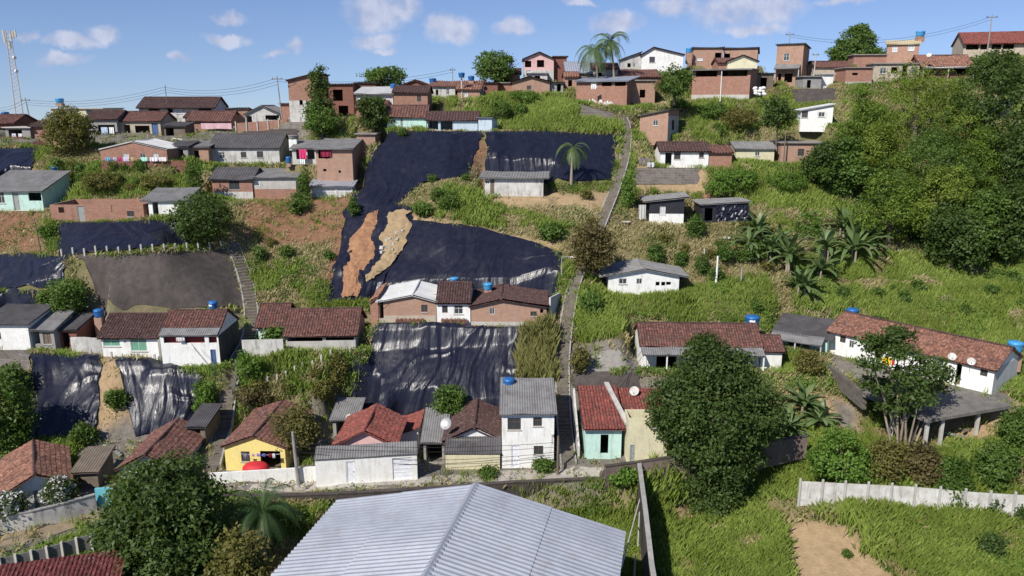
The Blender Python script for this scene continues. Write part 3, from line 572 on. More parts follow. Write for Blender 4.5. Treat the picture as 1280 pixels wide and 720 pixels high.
# ---- street row
HY = house('yellow gabled house with washing strung across its front', 283,358,558,588, 8.5, YELLOW, ('gf',1.1,TILE,'tile'), Y=67.5, yaw=-2, ops=[(303,314,564,577,'wb'),(327,352,563,586,'o')], oh=.25)
HGW = house('long white street wall with a door and a garage door under a grey roof', 395.5,522,575,606, 1.5, WHITE, ('sf',.35,FIBRE,'corr'), z=.15, yb2=598, ops=[(433,444,577,601,'d'),(491,515,572,594,'gar')], name='garage', cat='garage', oh=.1, roh=.05)
HPK = house('house with bright red tiled roof and pink gable behind the white street wall', 425,492,553,586, 6, PINK, ('gf',1.3,TILE_R,'tile'), Y=67.9, yaw=-1, oh=.5, roh=.5)
house('small white wing with red tiled roof right of the pink-gabled house', 502,523,541,558, 4, WHITE, ('sl',.6,TILE_R,'tile'), Y=73.6, yaw=0)
house('carport with grey roof sheets left behind the red tiled roof', 417,446,524,548, 4, GREY, ('sf',.6,FIBRE,'corr'), Y=75.2, yaw=0, ops=[(421,443,525,546,'o')])
HCW = house('low cream street wall under a grey lean-to next to the two-storey house', 557,625,567,586, 1.6, CREAM, ('sf',.75,DFIBRE,'corr'), Y=67.6, yaw=0, name='garage', cat='garage', oh=.1, roh=.1)
HCM = house('white gabled house with dark tiled roof between the driveway and two-storey house', 563,624,549,575, 7, WHITE, ('gf',1.15,TILE_D,'tile'), Y=69.5, yaw=0, oh=.3, roh=.8)
house('shed with slanted grey roof beside the driveway', 530,556,552,580, 5, GREY, ('sf',1.3,FIBRE,'corr'), Y=71, yaw=0, ops=[(533,553,556,578,'o')])
H2S = house('two-storey white house with grey corrugated roof beside the dark stairway', 627.5,692,516,584.5, 6.2, WHITE, ('sf',1.0,FIBRE,'corr'), Y=67.8, yaw=0, ops=[(634.5,651,522.5,537,'wb'),(666,677,521.5,532.5,'wb'),(639,650,557,582,'d'),(667,679,557,568,'wb')], oh=.4, roh=.25)
HMI = house('mint green house with faded red tiled roof and dark doorway beside the stairway', 731,776,534,573, 6.5, MINT, ('sf',1.5,TILE_R,'tile'), Y=68.3, yaw=0, ops=[(750,760,543,567,'o')], oh=.5)
house('second mint house with red tiles behind the pale roof gutter', 777,832,526,572, 5, MINT, ('sf',1.2,TILE_R,'tile'), Y=70.0, yaw=0)
HCR = house('plain pale yellow house beside the giant tree above the street wall', 783,833,523,577, 2.2, CREAM, ('fl',0,None,''), Y=67.3, yaw=0, ops=[(787,793,556,572,'dg')])
g0, g1 = HMI.loc(HMI.W + .25, -.3, HMI.h + .35), HMI.loc(HMI.W - 1.0, HMI.D, HMI.h + 1.95)
MB().prism([g0 - HMI.L, g0 - HMI.L + np.array([.45, 0, 0]), g1 - HMI.L + np.array([.45, 0, 0]), g1 - HMI.L], (0, 0, .22)).build('gutter', LCONC, HMI.root)
HF = house('white gabled house with orange clay roof among white flowering bushes', 8,90,618,645, 7.5, WHITE, ('gf',1.2,TILE_O,'tile'), z=0, yb2=626, ops=[(22,32,612,622,'o'),(44,50,613,634,'dg')], oh=.4, roh=.3)
house('house with dark two-toned clay roof behind the large round tree', 152,222,585,603, 7.5, LGREY, ('gf',1.35,TILE,'tile'), Y=64, yaw=2, oh=.4)
house('weathered timber shed with slatted roof between the two clay-roofed houses', 96,124,590,610, 3.5, WOOD, ('sf',.6,WOOD,'corr'), Y=63, yaw=6, name='shed', cat='shed')
# bottom-left roof: only its top is in view
house('house below the alley seen only by its dark red corrugated tile roof', -70,140,760,800, 5.0, DWHITE, ('sf',1.4,TILE_M,'tile'), z=-1.8, Y=43.5, yaw=14, h=2.8, oh=.6)

# ---- small sheds and yards crowding the ridge
house('pale brick room with tile roof wedged between the pink house and the metal-roofed shed', 706,722,96,112, 5, BRICK2, ('gs',.8,TILE_O,'tile'), Y=139, yaw=0, ops=[(710,715,100,108,'o')])
house('low brick house with weathered tiles under the pale sheet roof of the ridge', 446,482,134,150, 5, BRICK, ('gs',.9,TILE,'tile'), Y=126, yaw=0, ops=[(452,458,138,149,'o')])
house('orange brick house with one shutter left of the round green skyline tree', 572,600,112,126, 5, BRICK2, ('gs',.8,TILE_O,'tile'), Y=133, yaw=0, ops=[(580,585,115,121,'ww')])
house('brick house with flat slab behind the low pinkish brick house', 618,650,92,106, 6, BRICK, ('gs',.9,TILE_D,'tile'), Y=146, yaw=0, ops=[(630,636,96,102,'o')])
house('narrow brick house with orange tiles between the long yard wall and two-storey brick houses', 352,364,130,152, 6, BRICK, ('sb',.5,TILE_O,'tile'), Y=134, yaw=0)
house('small brick house with dark tiles squeezed right of the flat slab-roofed shelter', 56,84,168,188, 5, BRICK2, ('gs',.9,TILE_O,'tile'), Y=124, yaw=0, ops=[(62,68,173,187,'o')])
house('brick house with patched orange roof at the far left below the shelter', -10,22,180,196, 5, BRICK, ('gs',.8,TILE_O,'tile'), Y=124, yaw=0, ops=[(4,10,184,195,'o')], pad=False)
house('brick shed with grey sheets at the left of the long white dark-roofed house', 238,262,184,206, 5, BRICK2, ('sf',.6,FIBRE,'corr'), Y=118, yaw=0, ops=[(244,250,188,204,'o')])
house('dark open shed between the cluttered yard and the brick yard wall', 206,232,158,172, 4, WOOD, ('sf',.5,DFIBRE,'corr'), Y=131, yaw=0, ops=[(208,218,160,171,'o')], name='shed', cat='shed')
house('small grey lean-to shed behind the brick gabled house', 214,236,184,200, 4, GREY, ('sf',.6,DFIBRE,'corr'), Y=117, yaw=0, ops=[(218,230,187,199,'o')], name='shed', cat='shed')
house('stained low room under the tower side of the yellowish tree', 24,46,184,198, 4, GREY, ('sf',.5,TILE,'tile'), Y=121, yaw=0, ops=[(6,14,189,199,'o')], pad=False)
house('stained white kitchen annex with tile roof in front of the wide two-storey house', 233,262,147,165, 5, DWHITE, ('gs',.9,TILE_D,'tile'), Y=139, yaw=0, ops=[(238,246,151,160,'o')])
house('low brick hut with sheet roof behind the two-storey brick ridge houses', 444,470,104,120, 5, BRICK3, ('sb',.5,DFIBRE,'corr'), Y=141, yaw=0)
house('low tiled room in front of the brick house with low sloping roof', 898,925,79,92, 5, BRICK, ('gs',.9,TILE,'tile'), Y=148, yaw=0)
house('brick wing with small openings right of the scrawled brick building', 786,818,101,132, 6, BRICK2, ('fl',0,CONC,''), Y=135, yaw=0, ops=[(799,806,112,122,'o')])
house('ramshackle timber shed between the tower house and the brick hall', 945,966,92,112, 5, WOOD, ('sb',.4,DFIBRE,'corr'), Y=144, yaw=0, ops=[(950,958,97,111,'o')], name='shed', cat='shed')
house('low stained wall-like room right of the tower house porch', 1003,1026,96,112, 4, GREY, ('fl',0,CONC,''), Y=141, yaw=0, ops=[(1008,1013,100,110,'o')])
house('pinkish ground-floor room with dark window below the pink two-storey house stairs', 660,684,92,104, 5, DWHITE, ('fl',0,CONC,''), Y=143, yaw=0, ops=[(668,675,95,102,'o')])
house('small shed with rusty sheet roof right of the whitewashed house at the left edge', 76,98,412,436, 4, BRICK3, ('sf',.8,DFIBRE,'corr'), Y=83.5, yaw=0, ops=[(80,88,416,434,'o')], name='shed', cat='shed')
house('low shed of stained boards beneath the narrow left stairway', 238,258,533,556, 4, WOOD, ('sf',.5,DFIBRE,'corr'), Y=70.5, yaw=0, ops=[(241,252,537,555,'o')], name='shed', cat='shed')

# ------------------------------------------------------------------ cut the house platforms into the hill
for (x0, y0, th, W, D, z) in PADS:
    c, s = math.cos(th), math.sin(th); dx, dy = MX - x0, MY - y0
    u, v = dx * c + dy * s, -dx * s + dy * c
    ox = np.maximum(np.maximum(-u - .5, u - W - .5), 0); oy = np.maximum(np.maximum(-v - .9, v - D - .5), 0)
    w = np.clip(1 - np.hypot(ox, oy) / 1.6, 0, 1); w = w * w * (3 - 2 * w)
    HZ = HZ * (1 - w) + (z - .06) * w
# the warehouse yard, street and stair lines are graded below
# ------------------------------------------------------------------ grading: street, alley
PX, PY = None, None
def reproj():
    global PX, PY
    PX, PY = proj(MX, np.maximum(MY, 22), HZ)
reproj()
m = (MX > -40) & (MX < 12.5) & (MY > 64.3) & (MY < 66.5); HZ = np.where(m, .02, HZ)
m = (MX > -60) & (MX < -16) & (MY > 52 + (MX + 60) * .18) & (MY < 56.5 + (MX + 60) * .18); HZ = np.where(m, HZ * .3 - .15, HZ)

def drape(top, bot, res, off, mt, name, parent=None, fold=None, thick=None, smooth=True, grow=0):
    """sheet lying on the hill between two edge lines given as photo pixels"""
    def dense(pts, n=26):
        A = np.array(pts, float); s = np.r_[0, np.cumsum(np.hypot(*np.diff(A, axis=0).T))]; t = np.linspace(0, s[-1], n)
        P = np.array([gp(np.interp(q, s, A[:, 0]), np.interp(q, s, A[:, 1]))[:2] for q in t]); k = np.array([1, 2, 1]) / 4
        for _ in range(2): P[1:-1] = np.stack([np.convolve(P[:, c], k, 'valid') for c in (0, 1)], 1)
        return P
    T, B = dense(top), dense(bot)
    def resample(P, n):
        s = np.r_[0, np.cumsum(np.hypot(*np.diff(P, axis=0).T))]; t = np.linspace(0, s[-1], n); return np.stack([np.interp(t, s, P[:, 0]), np.interp(t, s, P[:, 1])], 1)
    W = max(np.hypot(*(T[-1] - T[0])), np.hypot(*(B[-1] - B[0]))); L = np.hypot(*(T.mean(0) - B.mean(0))) * 1.4
    nu, nv = max(4, int(W / res)), max(4, int(L / res))
    T, B = resample(T, nu + 1), resample(B, nu + 1); v = np.linspace(0, 1, nv + 1)[:, None, None]
    P = T[None] * (1 - v) + B[None] * v
    X, Y = P[..., 0].copy(), P[..., 1].copy()
    # uneven edges
    uu = np.linspace(0, 1, nu + 1)[None] * np.ones((nv + 1, 1)); vv = np.linspace(0, 1, nv + 1)[:, None] * np.ones((1, nu + 1))
    X += (vnoise(vv * L, uu * 0, 1.1, 5) - .5) * .9 * ((uu < .001) | (uu > .999))
    Z = Hf(X.ravel(), Y.ravel()).reshape(X.shape)
    # never below the hill between grid lines
    Z = blur(Z, 1) if nv > 4 and nu > 4 else Z
    Z = np.maximum(Z, Hf(X.ravel(), Y.ravel()).reshape(X.shape)) + off
    if fold:
        w, l = uu * W, vv * L; a = fold
        q = w + (vnoise(w, l, 5.0, 11) - .5) * 3.0
        warpq = q - w
        f = vnoise(q, l * .06, .75, 4) - .5 + .45 * (vnoise(q * 1.1, l * .09, .33, 14) - .5)
        tens = 1 - np.abs(vnoise(w * .6 + l * .55, l * .25, 1.9, 23) - .5) * 2
        amp = (.15 + 1.1 * np.clip(vnoise(w, l, 4.5, 31) * 1.9 - .45, 0, 1)) * (.45 + .75 * vv)
        f = f * .62 + .18 * (vnoise(q * 1.2 + l * .1, l * .22, .19, 19) - .5)
        Z = Z + a * amp * f * .26 + a * np.clip(tens - .86, 0, 1) * .9 + .22 * (vnoise(w, l, 2.7, 41) - .3)
        Y = Y - a * amp * f * .22
        st = (w + .5 * warpq + (vnoise(w * .2, l, 3.0, 55) - .5) * .7) / 3.6; Z = Z + .07 * (np.floor(st) % 2)
        Z = np.maximum(Z, Hf(X.ravel(), Y.ravel()).reshape(X.shape) + .10 + .02 * f)
    V = np.stack([X, Y, Z], -1); o0 = V[-1, nu // 2].copy()
    I = np.arange((nu + 1) * (nv + 1)).reshape(nv + 1, nu + 1)
    Fq = np.stack([I[1:, :-1], I[1:, 1:], I[:-1, 1:], I[:-1, :-1]], -1).reshape(-1, 4)
    base = o0 if parent is None else np.array(parent.location)
    me = arr_mesh(name, (V - base).reshape(-1, 3), Fq); o = link(name, me, mt, parent, smooth)
    if parent is None: o.location = base
    return o

# tarpaulin plastic
m_, nt, b = newmat('black_tarpaulin_plastic'); g = N(nt, 'ShaderNodeNewGeometry'); n1 = noise(nt, g.outputs['Position'], 1.2, 5); n2 = noise(nt, mapping(nt, g.outputs['Position'], (3.6, .55, .55)), 1.8, 5, .6)
c = mixc(nt, ramp(nt, n1, .3, .75), (.009, .010, .020), (.015, .016, .029)); nt.links.new(c, b.inputs['Base Color'])
nt.links.new(ramp(nt, n1, .3, .7, .25, .38), b.inputs['Roughness']); b.inputs['Specular IOR Level'].default_value = .34; bump(nt, b, n2, .35, .10)
TARPM = m_
DIRTO = surf('orange_slide_earth', (.36,.19,.095), (.24,.12,.065), sc=1.5, dirt=.5, dirtc=(.22,.10,.05), streak=False, bmp=.8)
DIRTT = surf('tan_slide_earth', (.36,.26,.14), (.27,.19,.11), sc=1.5, dirt=.4, dirtc=(.16,.12,.07), streak=False, bmp=.8)
TARPPOLY = []
def tarp(label, top, bot, fold=1.0, res=.12):
    o = drape(top, bot, res, .16, TARPM, 'tarpaulin', fold=fold); tag(o, label, 'tarpaulin', 'black tarpaulins pinned over the slopes'); TARPPOLY.append(list(top) + list(bot)[::-1]); return o
tarp('upper black tarpaulin below the mint green house, running down past the bare brick house', [(478,167),(540,166),(604,166)], [(430,276),(468,272),(498,256),(528,230),(583,222)], 1.0)
tarp('upper black tarpaulin behind the lone white shack and small palm', [(606,166),(680,166),(771,171)], [(609,224),(690,229),(764,228)], .8)
tarp('torn black tarpaulin under the two earth slides', [(434,262),(470,256),(518,262)], [(408,380),(450,378),(478,376)], 1.5)
tarp('smooth black tarpaulin directly above the middle row of houses', [(512,277),(600,287),(655,302),(702,320)], [(464,382),(560,374),(640,372),(697,368)], .6)
tarp('big wrinkled black tarpaulin below the middle row of houses', [(472,407),(560,407),(654,414)], [(434,520),(540,520),(652,524)], 1.25)
tarp('wrinkled black tarpaulin left of the bare tan strip', [(40,443),(85,447),(126,448)], [(38,552),(80,550),(119,548)], 1.5)
tarp('wrinkled black tarpaulin right of the bare tan strip', [(144,449),(200,453),(254,474)], [(168,548),(200,545),(236,532)], 1.4)
tarp('black tarpaulin below the roofless brick house, above the post fence', [(72,280),(150,280),(236,277)], [(72,325),(150,316),(240,306)], .9)
tarp('black tarpaulin below the bare orange slope at the left edge', [(-30,321),(30,320),(86,324)], [(-30,364),(30,364),(80,366)], 1.0)
tarp('black tarpaulin hanging above the whitewashed house at the left edge', [(-30,368),(20,367),(54,374)], [(-30,404),(10,403),(40,404)], 1.0)
tarp('black tarpaulin above the mint green house with mixed roof', [(-30,189),(20,187),(45,188)], [(-30,224),(10,223),(41,222)], 1.0)
tarp('black tarpaulin half hidden at the top of the tree mass', [(1218,130),(1270,124)], [(1200,152),(1262,150)], .6)
def slide(label, L, Rr, mt):
    # L and Rr: left and right edges of the earth, top to bottom
    n = 60; V = []; nu = 22
    Lp = np.array([gp(*p) for p in L]); Rp = np.array([gp(*p) for p in Rr]); t = np.linspace(0, 1, n)
    s = np.linspace(0, 1, len(L))
    Lp = np.stack([np.interp(t, s, Lp[:, k]) for k in range(2)], 1); Rp = np.stack([np.interp(t, s, Rp[:, k]) for k in range(2)], 1)
    u = np.linspace(0, 1, nu)[None, :, None]; P = Lp[:, None] * (1 - u) + Rp[:, None] * u
    P[:, :, 0] += (vnoise(P[..., 1], P[..., 0] * .3, 1.3, 77) - .5) * 1.7 + rng.normal(0, .06, P.shape[:2])
    Z = Hf(P[..., 0].ravel(), P[..., 1].ravel()).reshape(n, nu) + .32 + .16 * np.sin(np.pi * np.linspace(0, 1, nu))[None] + .35 * (vnoise(P[..., 0], P[..., 1], .7, 8) - .3) + .22 * (vnoise(P[..., 0], P[..., 1], .3, 18) - .3)
    V = np.concatenate([P, Z[..., None]], -1); I = np.arange(n * nu).reshape(n, nu); Fq = np.stack([I[1:, :-1], I[1:, 1:], I[:-1, 1:], I[:-1, :-1]], -1).reshape(-1, 4)
    o0 = V[-1, nu // 2].copy(); o = link('earth_slide', arr_mesh('earth_slide', (V - o0).reshape(-1, 3), Fq), mt, None, True); o.location = o0; tag(o, label, 'earth slide'); return o
slide('orange earth slide spilling over the torn tarpaulin', [(462,272),(446,298),(434,330),(424,355),(420,376)], [(478,268),(470,298),(462,330),(450,355),(444,376)], DIRTO)
slide('tan earth slide scattered with white rubble', [(492,268),(481,298),(472,325),(464,345),(462,356)], [(516,268),(507,298),(494,325),(480,345),(474,356)], DIRTT)
for i, (px, py) in enumerate([(488,303),(494,300),(499,298),(484,308),(491,308),(497,305),(480,315),(486,314),(493,312),(479,320),(502,296),(497,294),(489,317),(483,304)]):
    P = gp(px + rng.normal(0, 1), py + rng.normal(0, 1)); mb = MB(); s = rng.uniform(.12, .28)
    pts = rng.normal(0, 1, (8, 3)); corners = [(-1,-1,-1),(1,-1,-1),(1,1,-1),(-1,1,-1),(-1,-1,1),(1,-1,1),(1,1,1),(-1,1,1)]
    mb.add([(c[0]*s*1.4+p[0]*s*.25, c[1]*s+p[1]*s*.25, c[2]*s*.6+p[2]*s*.2) for c, p in zip(corners, pts)], [(0,3,2,1),(4,5,6,7),(0,1,5,4),(1,2,6,5),(2,3,7,6),(3,0,4,7)])
    o = mb.build('rubble_lump', LCONC); o.location = (P[0], P[1], P[2] + .55); o.rotation_euler.z = rng.uniform(0, 3); tag(o, 'pale lump of rubble lying on the tan earth slide', 'rubble', 'white rubble lumps on the tan slide')

# ------------------------------------------------------------------ retaining walls and free walls
def rdrape(label, top, bot, mt, res=.45, off=.22):
    o = drape(top, bot, res, off, mt, 'retaining_wall', smooth=False); tag(o, label, 'retaining wall'); TARPPOLY.append(list(top) + list(bot)[::-1]); return o
rdrape('large dark sloping retaining wall behind the left terrace houses', [(93,324),(190,318),(282,313)], [(128,392),(210,392),(306,384)], DCONC)
rdrape('rubble stone retaining wall beside the stairway top under the scrawled brick wall', [(722,131),(768,143)], [(722,148),(770,152)], STONE)
rdrape('dark retaining wall above the white house in the trees', [(990,113),(1044,112)], [(990,134),(1046,130)], DCONC)
rdrape('dark stained retaining wall behind the grey gabled house yard', [(300,164),(372,163)], [(300,178),(372,177)], DCONC)
rdrape('stained retaining wall under the patio beside the stairway', [(716,468),(800,470)], [(716,492),(800,492)], DCONC)
rdrape('rough brown earth wall below the whitewashed three-window house', [(792,212),(876,212)], [(792,232),(870,232)], STONE, off=.12)
rdrape('stained block wall below the whitewashed house at the left edge', [(-20,440),(40,440)], [(-20,466),(38,466)], STONE)
def W3(pts, zt, zb):   # pixel of the wall top -> world with given top and base heights
    r = []
    for i, p in enumerate(pts):
        t = zt[i] if isinstance(zt, (list, tuple)) else zt; b_ = zb[i] if isinstance(zb, (list, tuple)) else zb
        q = atZ(p[0], p[1], t); r.append((q[0], q[1], b_, t))
    return r
wall_run('long dark retaining wall holding up the street above the grass', W3([(270,620),(330,621),(400,619),(480,615),(560,610),(640,604),(748,599)], .25, [-3.6]*7), .35, DCONC, cap=DCONC)
wall_run('short dark stepped block wall jutting from the street wall end', W3([(748,599),(757,584)], [.25,1.7], -3.8), .3, DCONC)
wall_run('brown block wall with faint scrawls beside the mint house forecourt', W3([(757,584),(795,579)], 1.75, -3.8), .3, surf('brown_block_wall', (.20,.15,.13), (.14,.105,.09), dirt=.5), cap=DCONC)
wall_run('brown wall running behind the giant tree from the dividing wall', W3([(796,579),(835,573),(900,562),(960,552),(1010,546)], [1.75,2.0,2.4,2.9,3.2], [-3.8,-3.2,-1,.2,1]), .3, surf('brown_block_wall', (.2,.15,.13)), cap=DCONC)
q = W3([(796,580)], 1.7, -4)[0]
wall_run('dark dividing wall running from the street down beside the warehouse', [(q[0] + .1, q[1] + .2, -4.5, 1.7), (q[0] - .5, q[1] - 7, -5.5, .9), (q[0] - 1.0, q[1] - 13, -6, -.2), (q[0] - 1.8, q[1] - 24, -6, -.6)], .3, DCONC, cap=GREY)
wall_run('white garden wall in front of the yellow house', W3([(262,592),(330,588),(394,584)], 1.5, -.4), .2, WHITE)
wall_run('whitewashed curved garden wall left of the green-windowed house', [(*gp(90,440)[:2], gp(90,440)[2]-.5, gp(90,440)[2]+1.6), (*gp(108,441)[:2], gp(108,441)[2]-.5, gp(108,441)[2]+1.7), (*gp(128,442)[:2], gp(128,442)[2]-.5, gp(128,442)[2]+1.7)], .2, DWHITE)
wall_run('weathered white alley wall below the flowering bushes', W3([(-20,650),(40,640),(80,630),(119,619)], 1.4, -.6), .25, DWHITE, cap=GREY)
wall_run('bright turquoise gate wall at the top of the alley', W3([(118,611),(153,609)], 1.75, -.6), .2, TURQ, name='gate_wall')
wall_run('brick yard wall under the pink banner on the ridge', [(*atY(246,160,134)[:2], atY(246,178,134)[2], atY(246,161,134)[2]), (*atY(293,160,134)[:2], atY(293,178,134)[2], atY(293,160,134)[2])], .2, BRICK, posts=(3,.3,LCONC))
wall_run('long brick parapet in front of the grey gabled house', [(*atY(295,160,132)[:2], atY(295,172,132)[2], atY(295,154,132)[2]), (*atY(376,160,132)[:2], atY(376,170,132)[2], atY(376,148,132)[2])], .2, BRICK, posts=(7,.3,LCONC))
wall_run('brick yard wall with washing below the brick gabled house', [(*atY(126,200,111)[:2], atY(126,213,111)[2], atY(126,202,111)[2]), (*atY(233,200,112)[:2], atY(233,217,112)[2], atY(233,201,112)[2])], .2, BRICK3)
wall_run('pale wall flanking the dark lower flight of the central stairway', [(*atZ(716,492,4.6)[:2], 1, 5.2), (*atZ(722,570,.9)[:2], -.3, 1.9)], .2, DWHITE)
wall_run('whitewashed wall stepping down left of the mossy tiled roof', [(*gp(304,450)[:2], gp(304,450)[2]-.6, gp(304,450)[2]+2.2), (*gp(355,446)[:2], gp(355,446)[2]-.8, gp(355,446)[2]+1.8)], .2, DWHITE)
wall_run('white boundary wall end beside the stairway by the pale brick house', [(*atY(688,404,86)[:2], atY(688,408,86)[2], atY(690,372,86)[2]), (*atY(700,390,90)[:2], atY(700,398,90)[2], atY(700,366,90)[2])], .2, LGREY)
# white precast fence, lower right
pts = W3([(1000,602),(1060,605),(1140,609),(1220,616),(1300,621)], [1.2,1.3,1.5,1.8,1.9], [-1.2,-.9,-1.1,-1.3,-1.4])
wall_run('long white precast panel fence across the tall grass', pts, .12, DWHITE, name='fence', cat='fence', posts=(11,.35,LCONC))
# corrugated fence by the alley
pts = W3([(-20,702),(20,694),(60,684),(100,672),(132,664)], 1.4, -.5)
wall_run('patched corrugated sheet fence along the near side of the alley', pts, .08, FIBRE, name='fence', cat='fence', posts=(9,.15,LCONC))
# post fences
def postfence(label, px, hgt, wire=True, r=.09):
    P = [gp(*p) for p in px]; o0 = P[0]; root = empty('post_fence', tuple(o0), 0, label=label, cat='fence')
    for p in P:
        q = p - o0; MB().box(q[0]-r, q[0]+r, q[1]-r, q[1]+r, q[2]-.3, q[2]+hgt).build('post', LCONC, root)
    if wire:
        for k in (.35, .65, .92): MB().tube([p - o0 + np.array([0, -r, hgt * k]) for p in P], .006, 4).build('wire', DARK, root)
postfence('row of pale concrete posts along the top of the dark retaining wall', [(78+i*14.2, 323 - i*.75) for i in range(15)], 1.05)
postfence('row of pale concrete posts climbing below the pink veranda house', [(327,490),(335,484),(347,480),(358,475),(369,470),(379,464),(391,461),(402,455),(414,451),(426,449),(438,446)], .95, wire=False)
postfence('short row of pale posts in front of the green-windowed house', [(114,446),(140,449),(172,451),(194,452)], .8, wire=False)

# ------------------------------------------------------------------ stairways
def stairs(label, path, wid, sw=.3, mt=CONC):
    P = np.array([gp(*p) for p in path]); s = np.r_[0, np.cumsum(np.hypot(*np.diff(P[:, :2], axis=0).T))]
    n = int(s[-1] / .45); t = np.linspace(0, s[-1], n + 1); X = np.interp(t, s, P[:, 0]); Y = np.interp(t, s, P[:, 1]); k = np.ones(9) / 9
    Xs = np.convolve(np.pad(X, 4, 'edge'), k, 'valid'); Ys = np.convolve(np.pad(Y, 4, 'edge'), k, 'valid')
    Z = Hf(Xs, Ys); Z = np.convolve(np.pad(Z, 4, 'edge'), k, 'valid'); Z = np.maximum.accumulate(Z) + .22
    root = empty('stairway', (Xs[0], Ys[0], Z[0]), 0, label=label, cat='stairway'); o0 = np.array([Xs[0], Ys[0], Z[0]]); st = MB(); lw = [MB(), MB()]
    L_, R_ = [], []
    for i in range(n):
        d = np.array([Xs[i+1]-Xs[i], Ys[i+1]-Ys[i]]); L = np.hypot(*d) + 1e-6; d /= L; nn = np.array([-d[1], d[0]]) * wid / 2
        a, b_ = np.array([Xs[i], Ys[i]]), np.array([Xs[i+1], Ys[i+1]]) - d * .001; zt, zb = Z[i+1] - o0[2], Z[i] - .8 - o0[2]
        q = [a - nn - o0[:2], a + nn - o0[:2], b_ + nn - o0[:2], b_ - nn - o0[:2]]
        st.add([(*v, zb) for v in q] + [(*v, zt) for v in q], [(0,3,2,1),(4,5,6,7),(0,1,5,4),(1,2,6,5),(2,3,7,6),(3,0,4,7)])
        if i % 4 == 0:
            L_.append((a - nn * 1.02 - o0[:2], Z[i] - o0[2])); R_.append((a + nn * 1.02 - o0[:2], Z[i] - o0[2]))
    st.build('steps', mt, root)
    for sgn, E in ((-1, L_), (1, R_)):
        w = MB()
        for (p, zp), (q, zq) in zip(E[:-1], E[1:]):
            d = q - p; nn = np.array([-d[1], d[0]]) / (np.hypot(*d) + 1e-6) * .16 * sgn
            w.prism([(*p, zp - .8), (*q, zq - .8), (*q, zq + .14), (*p, zp + .14)], (nn[0], nn[1], 0))
        w.build('side_wall', GREY, root)
    STAIR.append((Xs, Ys, wid)); return root
STAIR = []
STEPM = surf('worn_concrete_steps', (.20,.172,.14), (.13,.112,.09), dirt=.5, streak=False)
stairs('long central concrete stairway climbing from the street to the ridge', [(711,588),(706,540),(703,495),(703,450),(708,405),(716,362),(727,335),(742,305),(757,268),(770,235),(781,200),(784,165),(776,142)], 1.25, mt=STEPM)
stairs('narrow left stairway climbing past the terrace houses and retaining wall', [(264,590),(275,550),(284,505),(293,462),(304,440),(316,405),(310,360),(298,325),(287,300)], 1.35, mt=STEPM)
def ribbon(name, label, top, bot, mt, off=.03, kind='structure', res=.8):
    o = drape(top, bot, res, off, mt, name, smooth=False); tag(o, label, None, kind=kind); return o
STREETM = surf('cracked_concrete_street', (.44,.41,.36), (.33,.30,.26), sc=.8, dirt=.7, dirtc=(.12,.10,.085), streak=False)
ribbon('street', 'cracked concrete street slabs', [(300,606),(400,604),(520,598),(640,588),(720,588),(760,585)], [(300,616),(400,615),(500,611),(600,605),(660,601),(744,597)], STREETM)
ribbon('path', 'worn tan alley path', [(-20,668),(60,648),(120,634),(140,634)], [(-20,690),(60,672),(120,652),(140,648)], surf('alley_earth', (.30,.23,.15), (.22,.17,.11), streak=False))
# concrete patio beside stairs
ribbon('patio', 'concrete patio beside the central stairway', [(716,446),(770,438),(800,434)], [(716,466),(760,466),(800,467)], CONC, .05)
# platform in front of the long terrace house
pz = 5.98; pp = [atZ(*p, pz) for p in ((1075,470),(1078,492),(1160,525),(1264,507),(1243,490))]
root = empty('platform', tuple(pp[0]), 0, label='dark concrete slab platform on posts in front of the long terrace house', cat='platform')
mb = MB(); mb.prism([p - pp[0] for p in pp], (0, 0, -.3)); mb.build('slab', surf('dark_worn_slab', (.20,.185,.165), (.13,.12,.11), dirt=.6, streak=False), root)
for (px, py) in ((1163,523.5),(1182,520.5),(1227,512.5),(1120,508)):
    q = atZ(px, py, pz) - pp[0] + np.array([0, .35, 0]); g_ = H(*(q + pp[0])[:2]) - pp[0][2]; MB().box(q[0]-.14, q[0]+.14, q[1]-.14, q[1]+.14, g_ - .4, -.303).build('post', LCONC, root)
pl = W3([(1030,452),(1052,470),(1080,492)], [5.9,5.9,5.9], [4.4,4.2,4.2]); wall_run('rubble retaining wall at the left end of the terrace platform', pl, .4, STONE)

# ------------------------------------------------------------------ warehouse
A = np.array([-13.8, 55.8, 3.0]); B = np.array([8.1, 51.0, 3.0]); gx = (B - A); Wd = np.linalg.norm(gx); ang = math.atan2(gx[1], gx[0]); Ln = 34.0
root = empty('warehouse', tuple(A - np.array([0, 0, 8])), ang, label='big warehouse with ribbed pale metal gable roof nearest the camera', cat='warehouse')
mb = MB(); hz = 8.0; rs = 2.65
zs_ = hz + rs * .5; xm = Wd * .25 - .15
for (xe, xq) in ((-.3, xm), (Wd + .3, Wd - xm)):
    k = 1 if xe < 0 else -1; q0, q1 = (-Ln, .3) if k > 0 else (.3, -Ln)
    sheet(mb, (xe, q0, hz), (xe, q1, hz), (xq + .1 * k, q1, zs_ + .02), (xq + .1 * k, q0, zs_ + .02), 'trap'); sheet(mb, (xq - .15 * k, q0, zs_ + .015), (xq - .15 * k, q1, zs_ + .015), (Wd/2, q1, hz + rs + .03), (Wd/2, q0, hz + rs + .03), 'trap')
WROOF = surf('warehouse_roof_metal', (.34,.36,.41), (.28,.30,.35), dirt=.4, dirtc=(.24,.20,.17), rough=.45, spec=.5, metal=.1, bmp=.05, streak=False, sc=.35)
ro = mb.build('roof', WROOF, root); mb = MB()
